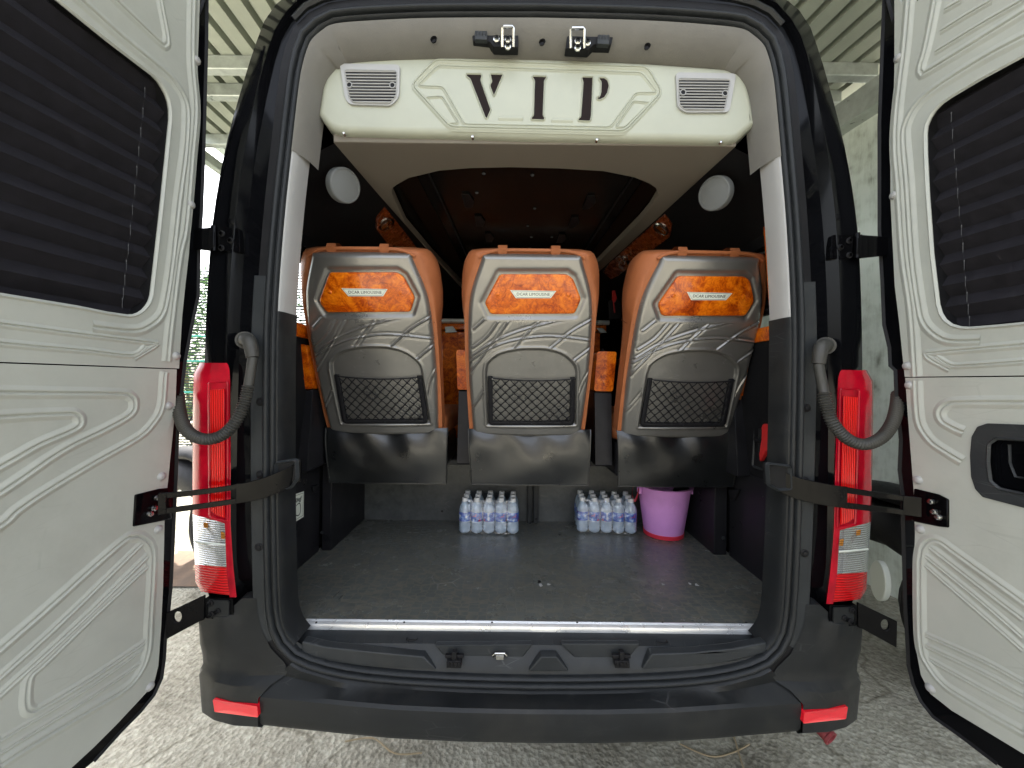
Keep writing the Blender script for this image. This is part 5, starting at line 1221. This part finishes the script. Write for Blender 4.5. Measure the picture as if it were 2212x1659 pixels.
# shell half width as a function of b (averaged from both edges)
edge = [(sab(1026, 905), sab(1264, 905)), (sab(1021, 815), sab(1277, 815)), (sab(1016, 715), sab(1281, 715)), (sab(1015, 668), sab(1281, 668)), (sab(1016, 632), sab(1276, 632)), (sab(1030, 590), sab(1267, 590)), (sab(1042, 556), sab(1255, 558))]
eb = [(p[0][1] + p[1][1]) / 2 for p in edge]; ew = [(p[1][0] - p[0][0]) / 2 for p in edge]
eb = [0.0] + eb; ew = [ew[0] - .004] + ew
eb[-1] = min(eb[-1], SH)
from_b = lambda b: float(np.interp(b, eb, ew))
bs = np.linspace(0, SH, 60); wsm = np.array([from_b(b) for b in bs]); 
for _ in range(6): wsm[1:-1] = (wsm[:-2] + wsm[1:-1] * 2 + wsm[2:]) / 4
def halfw(b):
    w_ = float(np.interp(b, bs, wsm)); r = .035
    if b < r: w_ -= r - math.sqrt(max(0, r * r - (r - b) ** 2))
    r2 = .012
    if SH - b < r2: w_ -= r2 - math.sqrt(max(0, r2 * r2 - (r2 - (SH - b)) ** 2))
    return w_
curves = [C7([(935, 1095), (840, 1185)]), C7([(1010, 1115), (930, 1230), (830, 1310)]), C7([(1075, 1120), (990, 1240), (900, 1360), (830, 1450), (815, 1480)]),
  C7([(820, 1370), (960, 1270), (1150, 1190), (1430, 1115)]), C7([(810, 1400), (920, 1325), (1060, 1265), (1250, 1232), (1400, 1232), (1625, 1262)]),
  C7([(1285, 1115), (1190, 1210), (1105, 1310)]), C7([(1630, 1118), (1480, 1200), (1335, 1315)]), C3([(530, 780), (405, 870)]), C3([(512, 930), (460, 1020), (405, 1160)]), C2([(1415, 1190), (1510, 1040)])]
hexp = C7([(1010, 822), (1452, 822), (1492, 850), (1545, 985), (1503, 1082), (948, 1085), (910, 1010)])
arch = [sab(1055, 908), sab(1052, 812)] + C7([(925, 1440), (940, 1403), (1010, 1350), (1120, 1322), (1220, 1316), (1330, 1322), (1430, 1356), (1495, 1415), (1512, 1460)]) + [sab(1241, 815), sab(1240, 908)]
def segdist(X_, Y_, poly, closed=False):
    d = np.full(X_.shape, 9.); P = list(poly) + ([poly[0]] if closed else [])
    for (x0, y0), (x1, y1) in zip(P, P[1:]):
        vx, vy = x1 - x0, y1 - y0; L2 = vx * vx + vy * vy + 1e-12
        t = np.clip(((X_ - x0) * vx + (Y_ - y0) * vy) / L2, 0, 1); d = np.minimum(d, np.hypot(X_ - x0 - t * vx, Y_ - y0 - t * vy))
    return d
def inside(X_, Y_, poly):
    c = np.zeros(X_.shape, bool); n = len(poly)
    for i in range(n):
        (x0, y0), (x1, y1) = poly[i], poly[(i + 1) % n]
        k = ((y0 > Y_) != (y1 > Y_)) & (X_ < (x1 - x0) * (Y_ - y0) / (y1 - y0 + 1e-12) + x0); c ^= k
    return c
def sm2(poly, n=5, closed=False):
    return [(p.x, p.y) for p in catmull([Vector((a, b, 0)) for a, b in poly], n, closed)]
NU, NVn = 250, 380
V_ = np.linspace(0, SH, NVn); U_ = np.linspace(-1, 1, NU)
HW = np.array([halfw(b) for b in V_]); Xg = U_[None, :] * HW[:, None]; Yg = np.repeat(V_[:, None], NU, 1)
un = np.abs(U_)[None, :]
edged = np.minimum(HW[:, None] - np.abs(Xg), np.minimum(Yg, SH - Yg))      # distance to rim
Hh_ = .012 * (1 - un ** 2) + .010 * np.sin(np.pi * np.clip(Yg / SH, 0, 1))
R0 = .022
rr = np.clip(edged / R0, 0, 1); Hh_ = Hh_ - .030 * (1 - np.sqrt(1 - (1 - rr) ** 2))
# recess around the wood panel
sd = segdist(Xg, Yg, hexp, True) * np.where(inside(Xg, Yg, hexp), -1, 1)
Hh_ -= .010 * (1 / (1 + np.exp((sd - .016) / .0035)))
# raised head zone above the waist seam (shallow step)
wst = C7([(800, 1090), (900, 1098), (1540, 1100), (1650, 1085)])
# arch recess
sa = segdist(Xg, Yg, sm2(arch, 4)) ; sa2 = np.where(inside(Xg, Yg, sm2(arch, 4)), -1, 1) * segdist(Xg, Yg, sm2(arch, 4), True)
Hh_ -= .011 * (1 / (1 + np.exp(sa2 / .0016)))
Hh_ += .004 * np.exp(-((sa2 - .009) / .006) ** 2)
for c_ in curves:
    d = segdist(Xg, Yg, sm2(c_, 6)); off = sa2 > .012
    # asymmetric crease : crisp ridge with a soft hollow
    Hh_ += np.where(off & (sd > .03), .0040 * np.exp(-(d / .0026) ** 2) - .0022 * np.exp(-((d - .0070) / .0045) ** 2), 0)
BASEH = .030
seat_mid = bpy.data.objects.new('passenger_seat', None); col.objects.link(seat_mid); seat_mid.location = O0; seat_mid.empty_display_size = .1
seat_mid.parent = van; seat_mid.matrix_parent_inverse = Matrix.Translation(-van.location); seat_mid['label'] = 'middle of the three tan leather seats'
g = MB(); g.grid([[sw(Xg[j, i], Yg[j, i], BASEH + Hh_[j, i]) for i in range(NU)] for j in range(NVn)])
# rim going back into the cushion
rim = [(Xg[0, i], 0) for i in range(NU)] + [(Xg[j, -1], V_[j]) for j in range(NVn)] + [(Xg[-1, i], SH) for i in range(NU - 1, -1, -1)] + [(Xg[j, 0], V_[j]) for j in range(NVn - 1, -1, -1)]
rimh = [Hh_[0, i] for i in range(NU)] + [Hh_[j, -1] for j in range(NVn)] + [Hh_[-1, i] for i in range(NU - 1, -1, -1)] + [Hh_[j, 0] for j in range(NVn - 1, -1, -1)]
g.grid([[sw(a, b, BASEH + h) for (a, b), h in zip(rim, rimh)], [sw(a, b, -.01) for a, b in rim]], True)
g.build('seat_shell', 'shell', seat_mid, smooth=50)
def hat(a, b):
    i = int(np.clip((b / SH) * (NVn - 1), 0, NVn - 1)); j = int(np.clip((a / max(1e-6, HW[i]) + 1) / 2 * (NU - 1), 0, NU - 1)); return BASEH + Hh_[i, j]
# wood panel
hx = rounded([(a, b) for a, b in hexp], .012, True, 4)
cxh = (sum(a for a, b in hexp) / len(hexp), sum(b for a, b in hexp) / len(hexp)); h0 = hat(*cxh)
g = MB(); rings = []
for s_, h_ in ((1, -.004), (1, .005), (.985, .0085), (.96, .0100), (.9, .0108), (.6, .0125), (.3, .0135), (.02, .0138)):
    rings.append([sw(cxh[0] + (a - cxh[0]) * s_, cxh[1] + (b - cxh[1]) * (s_ if s_ > .9 else s_), h0 + h_) for a, b in hx])
g.grid(rings, True); wp = g.build('wood_panel', 'wood', seat_mid, smooth=50)
for a, b in C7([(995, 950), (1462, 955)]):
    g = MB(); g.lathe([(.0085, 0), (.0080, .0025), (.006, .0035), (0, .004)], sw(a, b, h0 + .0108), 16, axis=NVs); g.build('panel_screw', 'wood', seat_mid)
bd = C7([(1078, 924), (1380, 930), (1345, 977), (1115, 977)])
g = MB(); g.prism([sw(a, b, h0 + .0150) for a, b in bd], NVs * -.003); g.build('name_badge', 'badge', seat_mid, bevel=.0006)
cb_ = (sum(a for a, b in bd) / 4, sum(b for a, b in bd) / 4)
g = MB(); g.sweep([sw(cb_[0] + (a - cb_[0]) * .93, cb_[1] + (b - cb_[1]) * .82, h0 + .0153) for a, b in bd], [(-.0006, 0), (.0006, 0)], NVs, closed=True); g.build('badge_border', 'ink', seat_mid, smooth=0)
text('DCAR LIMOUSINE', 'badge_text', 'ink', seat_mid, sw(cb_[0], cb_[1], h0 + .0153), AV, BV, .0155, .0003, 1.02)
# net pocket
frame = [sab(1060, 806), sab(1061, 905), sab(1233, 905), sab(1234, 808)]
fr = rounded(frame, .012, False, 4); hp0 = BASEH + .006
g = MB(); g.sweep([sw(a, b, hp0) for a, b in fr], [(-.0095, -.006), (-.0095, .007), (-.006, .009), (.006, .009), (.0095, .007), (.0095, -.006)], NVs, cap=True); npk = g.build('net_pocket', 'netb', seat_mid, smooth=40)
for i, (a, b) in enumerate((frame[0], frame[3])):
    g = MB(); c = sw(a + (.010 if i == 0 else -.010), b - .008, hp0 + .008); g.lathe([(.004, 0), (.003, .003), (0, .003)], c, 8, axis=NVs); g.build('net_clip', 'chrome', seat_mid)
ax0, ax1 = frame[1][0] + .006, frame[2][0] - .006; bb0, bb1 = frame[1][1] + .008, frame[0][1] - .006
g = MB(); NCX, NCY = 9, 5; cw, chh = (ax1 - ax0) / NCX, (bb1 - bb0) / NCY
def sag(a, b): 
    v = (b - bb0) / (bb1 - bb0); u = (a - ax0) / (ax1 - ax0); return hp0 + .008 + .010 * math.sin(math.pi * u) * v, b - .006 * math.sin(math.pi * u) * v
rn = random.Random(2); jit = {}
def node(i, j):
    if (i, j) not in jit: jit[(i, j)] = (rn.uniform(-.0012, .0012), rn.uniform(-.0010, .0010))
    a = ax0 + cw * i * .5; b = bb0 + chh * j * .5; dx, dy = jit[(i, j)]
    h, b2 = sag(a, b); return sw(min(ax1, max(ax0, a + dx)), b2 + dy, h)
for i in range(0, NCX * 2):
    for j in range(0, NCY * 2):
        if (i + j) % 2 == 0: p, q = node(i, j), node(i + 1, j + 1)
        else: p, q = node(i, j + 1), node(i + 1, j)
        m1, m2 = p.lerp(q, .22), p.lerp(q, .78); m1.z += 0; up_ = BV * chh * .06
        # knotted diamond: short uprights, slanting links
        g.tube([p, p.lerp(q, .5), q], .0021, 6, cap=False)
for i in range(1, NCX * 2, 1):
    for j in range(1, NCY * 2, 1):
        if (i + j) % 2 == 0:
            p = node(i, j); g.tube([p - BV * .0045, p, p + BV * .0045], .0031, 5)
g.build('net_mesh', 'netb', seat_mid)
g = MB(); g.tube([sw(a, sag(a, bb1)[1], sag(a, bb1)[0]) for a in np.linspace(ax0 - .006, ax1 + .006, 14)], .0026, 6); g.tube([sw(a, bb0 - .001, hp0 + .006) for a in (ax0, ax1)], .002, 5); g.build('net_cord', 'netb', seat_mid)
for a, b in (sab(1147, 905), sab(1068, 898), sab(1227, 897)):
    g = MB(); g.lathe([(.0028, 0), (.002, .0015), (0, .001)], sw(a, b, hp0 + .009), 8, axis=NVs); g.build('frame_screw', 'plastic2', seat_mid)
# leather cushion wrapped round the shell
def lw(b):
    return float(np.interp(b / SH, [0, .1, .3, .5, .60, .66, .72, .80, .90, .965, 1.0], [.256, .259, .262, .264, .265, .268, .275, .277, .271, .260, .242]))
g = MB(); rows = []; NB = 44
for i in range(NB + 1):
    b = -.0 + (SH + .018) * i / NB; w_ = lw(b); tk = float(np.interp(b / SH, [0, .5, .66, .8, .95, 1.03], [.11, .12, .155, .185, .18, .10]))
    wf = min(w_, halfw(min(SH - .013, max(.04, b))) + .012)      # where it meets the shell
    sec = [(-wf + .006, .012), (-wf - .004, .016), (-(wf * .6 + w_ * .4) - .002, .004), (-w_, -.030), (-w_ - .004, -.06), (-w_ + .004, -tk + .03), (-w_ + .04, -tk), (0, -tk - .012), (w_ - .04, -tk), (w_ - .004, -tk + .03), (w_ + .004, -.06), (w_, -.030), ((wf * .6 + w_ * .4) + .002, .004), (wf + .004, .016), (wf - .006, .012)]
    if i == NB: sec = [(a * .96, h * .8 - .01) for a, h in sec]
    rows.append([sw(a, b, h) for a, h in sec])
g.grid(rows, True)
o_ = len(g.v) - 15; g.f.append(tuple(range(o_, o_ + 15))); g.f.append(tuple(range(15))[::-1])
cu = g.build('leather_cushion', 'leather', seat_mid, smooth=80, sub=1)
# piping above the shell and seam, two strap loops
g = MB(); wtop = halfw(SH - .013)
g.tube([sw(a, SH + .013 - .02 * abs(a / wtop) ** 6, .016) for a in np.linspace(-wtop - .01, wtop + .01, 20)], .0065, 8); g.build('piping', 'leather', seat_mid)
for s_ in (-1, 1):
    wb = lw(SH * .655); P_ = [sw(s_ * (halfw(SH * .655) + .006), SH * .66, .0175), sw(s_ * (wb + halfw(SH * .66)) / 2, SH * .655, .006), sw(s_ * (wb + .0022), SH * .652, -.035), sw(s_ * (wb + .0035), SH * .65, -.10)]
    g = MB(); g.tube(P_, .0014, 5); g.build('seam', 'seamdk', seat_mid)
for px_ in (1086, 1199):
    a, b = sab(px_, 548); c0 = a
    g = MB(); L_ = [(SH + .003, .020), (SH + .018, .024), (SH + .030, .010), (SH + .028, -.02), (SH + .018, -.04)]
    g.grid([[sw(c0 + dx, b_, h_) for dx in (-.017, -.015, .015, .017)] for b_, h_ in L_]); g.grid([[sw(c0 + dx, b_ - .004, h_ - .003) for dx in (-.017, .017)] for b_, h_ in L_]); g.build('strap_loop', 'leather', seat_mid, smooth=60)
# black leather skirt
tl, tr, br_, bl = PY(1013, 926, 1.73), PY(1275, 928, 1.73), PY(1270, 1048, 1.735), PY(1018, 1045, 1.735)
g = MB(); NS, NT = 70, 36; rows = []
for j in range(NT):
    v = j / (NT - 1); L_, R_ = tl.lerp(bl, v), tr.lerp(br_, v); row = []
    for i in range(NS):
        u = i / (NS - 1); p = L_.lerp(R_, u)
        f = .013 * math.sin(u * 9 + v * 2.2) * (1 - v) ** .7 + .008 * math.sin(u * 21 - v * 5 + 1) * (1 - v) ** 2 + .012 * math.sin(math.pi * u) * (.4 + .6 * math.sin(v * 2.6)) + .006 * math.sin(u * 5 + v * 7) * v
        e = min(u, 1 - u) ; f = f * (.25 + .75 * (1 - v)) + .016 * math.sin(math.pi * v ** .7) ; p = p + Vector((0, -f, -.002 * math.sin(math.pi * u) * v + .0006 * math.sin(u * 13) * v)); row.append(p)
    rows.append(row)
g.grid(rows); g.grid([[p + Vector((0, .012, 0)) for p in r_] for r_ in rows])
skt = g.build('leather_skirt', 'leatherb', seat_mid, smooth=80)
g = MB(); g.tube([rows[j][0] for j in range(NT)] + rows[-1][1:-1] + [rows[j][-1] for j in range(NT - 1, -1, -1)], .0036, 6); g.build('skirt_hem', 'leatherb', seat_mid)
# seat base (hidden frame) and cushion front
g = MB(); g.box((O0.x - .24, 1.80, zt + .03), (O0.x + .24, 2.30, zt + .20)); g.build('seat_base', 'blackp', seat_mid, bevel=.02)
g = MB(); g.box((O0.x - .26, 1.82, zt + .20), (O0.x + .26, 2.42, zt + .33)); g.build('seat_cushion', 'leather', seat_mid, bevel=.04, seg=4)
# armrest on the right of each seat
def armrest(x0, x1, y0, dep, parent, lean=0):
    zt1, zb1 = PY(1106, 759, 1.80).z, PY(1106, 843, 1.80).z; zb2 = PY(1106, 997, 1.86).z
    g = MB(); hh = [(x0, zb1), (x1, zb1), (x1, zt1), (x0, zt1)]
    g.prism([Vector((x, y0 + (zb1 - z) * .30, z)) for x, z in rounded(hh, .012, True, 4)], (0, dep, 0)); ar = g.build('armrest', 'wood', parent, bevel=.006, seg=3)
    g = MB(); g.prism([Vector((x, y0 + .01 + (zb1 - z) * -.10, z)) for x, z in [(x0 + .004, zb2), (x1 - .006, zb2), (x1 - .004, zb1 - .002), (x0 + .004, zb1 - .002)]], (0, dep, 0)); g.build('armrest_side', 'blackp', parent, bevel=.006)
    g = MB(); c = Vector(((x0 + x1) / 2, y0, zb1 + .045)); g.lathe([(.008, .0), (.007, .004), (0, .005)], c + Vector((0, -.012, 0)), 12, axis=(0, -1, 0)); g.build('armrest_screw', 'wood', parent)
    g = MB(); c = Vector(((x0 + x1) / 2, y0 + .03, zt1)); g.lathe([(.022, 0), (.020, .006), (.008, .010), (.006, .018), (0, .018)], c, 16); g.build('recliner_knob', 'rubberd', parent)
p0, p1 = PY(1284, 800, 1.80), PY(1325, 800, 1.80)
armrest(O0.x + (p0.x - O0.x), p1.x, 1.80, .34, seat_mid)
seat_l = copy_tree(seat_mid, van); seat_l.rotation_euler = (0, 0, math.radians(0)); seat_l.location = (O0.x - .640, O0.y, O0.z); seat_l['label'] = 'left of the three tan leather seats, beside the window with greenery'
seat_r = copy_tree(seat_mid, van); seat_r.rotation_euler = (0, 0, math.radians(1.5)); seat_r.location = (O0.x + .662, O0.y, O0.z); seat_r['label'] = 'right of the three tan leather seats, above the pink bucket'
# outer armrests sit close to the cushions
for ch in seat_r.children:
    if ch.name.startswith('armrest'): ch.location = (-.085, -.14, -.01)
seat_l.rotation_euler = (0, 0, 0); bpy.context.view_layer.update()
before = set(bpy.data.objects)
armrest(seat_l.location.x - .335, seat_l.location.x - .270, 1.62, .30, seat_l)
for o in set(bpy.data.objects) - before:
    if o.parent == seat_l: o.matrix_parent_inverse = Matrix.Translation(-seat_l.location)
seat_l.rotation_euler = (0, 0, math.radians(0))

# ================================================================== CARGO
def bottle_meshes(root, x, y, z, first=None, rot=0):
    pr = [(0, .003), (.020, .001), (.026, .006), (.0305, .014), (.0305, .022), (.0288, .026), (.0305, .030), (.0288, .035), (.0305, .040), (.0288, .045), (.0305, .050), (.0290, .056), (.0306, .062), (.0306, .066), (.0302, .070), (.0302, .118), (.0308, .122), (.0300, .132), (.026, .148), (.018, .163), (.0125, .172), (.0125, .180)]
    g = MB(); g.lathe(pr, (x, y, z), 22); b = g.build('bottle', 'water', root, smooth=60)
    g = MB(); g.lathe([(.0309, .069), (.0312, .071), (.0312, .1165), (.0309, .118)], (x, y, z), 22); g.build('bottle_label', 'label', b, smooth=60)
    g = MB(); rib = [(.0150 if k % 2 else .0145) for k in range(2)]
    g.lathe([(.0150, .172), (.0154, .174), (.0154, .176), (.0146, .177), (.0146, .190), (.0135, .1925), (0, .193)], (x, y, z), 22); g.build('cap', 'cap', b, smooth=50)
    return b
def pack(label, cx, cy, ang):
    z = FZ + .0015
    root = empty('water_bottle_pack', label, 'water bottles', (0, 0, 0), 'shrink wrapped packs of water bottles')
    sp = .0635; proto = None
    for r_ in range(3):
        for c_ in range(5):
            x, y = (c_ - 2) * sp, r_ * sp
            if proto is None: proto = bottle_meshes(root, 0, 0, z); px0 = (x, y); proto.location = (x, y, 0)
            else:
                b = copy_tree(proto, root); b.location = (x, y, 0)
                b.rotation_euler = (0, 0, random.Random(r_ * 5 + c_).uniform(-3, 3))
    g = MB(); hx_, y0_, y1_ = 2 * sp + .032, -.0325, 2 * sp + .0325
    def ring(z_, ins, cr=.03):
        P = [(-hx_ + ins, y0_ + ins), (hx_ - ins, y0_ + ins), (hx_ - ins, y1_ - ins), (-hx_ + ins, y1_ - ins)]
        return [Vector((a, b, z_)) for a, b in rounded(P, cr, True, 4)]
    g.grid([ring(z + .004, 0), ring(z + .13, 0), ring(z + .150, .006), ring(z + .170, .018), ring(z + .183, .022)], True); g.build('shrink_film', 'film', root, smooth=80)
    root.location = (cx, cy, FZ * .05); root.scale = (1, 1, .95); root.rotation_euler = (0, 0, ang); return root
p = PZ(1055, 1156, FZ); pack('pack of fifteen water bottles standing alone under the middle seat', p.x, p.y + .035, 0.0)
p = PZ(1313, 1155, FZ); pack('pack of fifteen water bottles standing against the pink bucket', p.x, p.y + .035, -.07)
# bucket
bb = PZ(1433, 1169, FZ); yc = bb.y + .100; xc_ = PY(1433, 1130, yc).x; zr = PY(1440, 1060, yc - .13).z - FZ
root = empty('pink_bucket', 'pink plastic bucket with a red foot on the cargo floor by the right box', 'bucket', (xc_, yc, FZ), None)
g = MB(); H = zr; rb, rt = .100, .133
prb = [(0, .012), (rb * .96, .012), (rb, .020), (rb + (rt - rb) * .5, H * .5), (rt, H - .012), (rt + .010, H - .010), (rt + .012, H - .004), (rt + .006, H), (rt - .002, H - .001), (rt - .006, H - .012), (rb + (rt - rb) * .5 - .005, H * .5), (rb - .004, .03), (0, .024)]
g.lathe(prb, (xc_, yc, FZ + .001), 56); g.build('bucket_body', 'pink', root, smooth=50)
g = MB(); g.lathe([(rb * .95, .0), (rb + .0015, .001), (rb + .003, .020), (rb * .99, .021)], (xc_, yc, FZ + .001), 48); g.build('bucket_foot', 'pinkr', root)
for s_ in (-1, 1):
    g = MB(); c = Vector((xc_ + s_ * (rt + .004), yc - .02, FZ + H - .03)); g.box((c.x - .008, c.y - .02, c.z - .014), (c.x + .008, c.y + .02, c.z + .018)); g.build('handle_lug', 'pink', root, bevel=.004)
P = [Vector((xc_ + math.cos(t) * (rt + .014), yc - .02 - math.sin(t) * .02 + .0, FZ + H - .022 - 0 * t)) for t in (math.pi, math.pi * .98)]
g = MB(); hd_ = catmull([Vector((xc_ - rt - .010, yc - .03, FZ + H - .018)), Vector((xc_ - rt - .022, yc - .05, FZ + H - .045)), Vector((xc_ - rt - .026, yc - .02, FZ + H - .085)), Vector((xc_ - rt - .018, yc + .05, FZ + H - .07)), Vector((xc_ - rt + .01, yc + .12, FZ + H - .05))], 6)
g.sweep(hd_, [(-.006, 0), (.006, 0), (.006, .003), (-.006, .003)], (-1, 0, 0)); g.build('bucket_handle', 'pinkr', root)
cp = PY(1474, 1052, yc - .04); g = MB(); rows = []
for i in range(9):
    rows.append([Vector((cp.x + math.cos(t) * .04 * math.sin(i * .39 + .05) * (1 + .2 * math.sin(t * 3)), cp.y + math.sin(t) * .04 * math.sin(i * .39 + .05), FZ + H - .03 + .035 * math.cos(i * .39) + .006 * math.sin(t * 5 + i))) for t in np.linspace(0, 6.283, 15)[:-1]])
g.grid(rows, True); rg = g.build('black_rag', 'rubberd', None, smooth=60); tag(rg, 'crumpled black rag sticking up inside the pink bucket', 'rag')
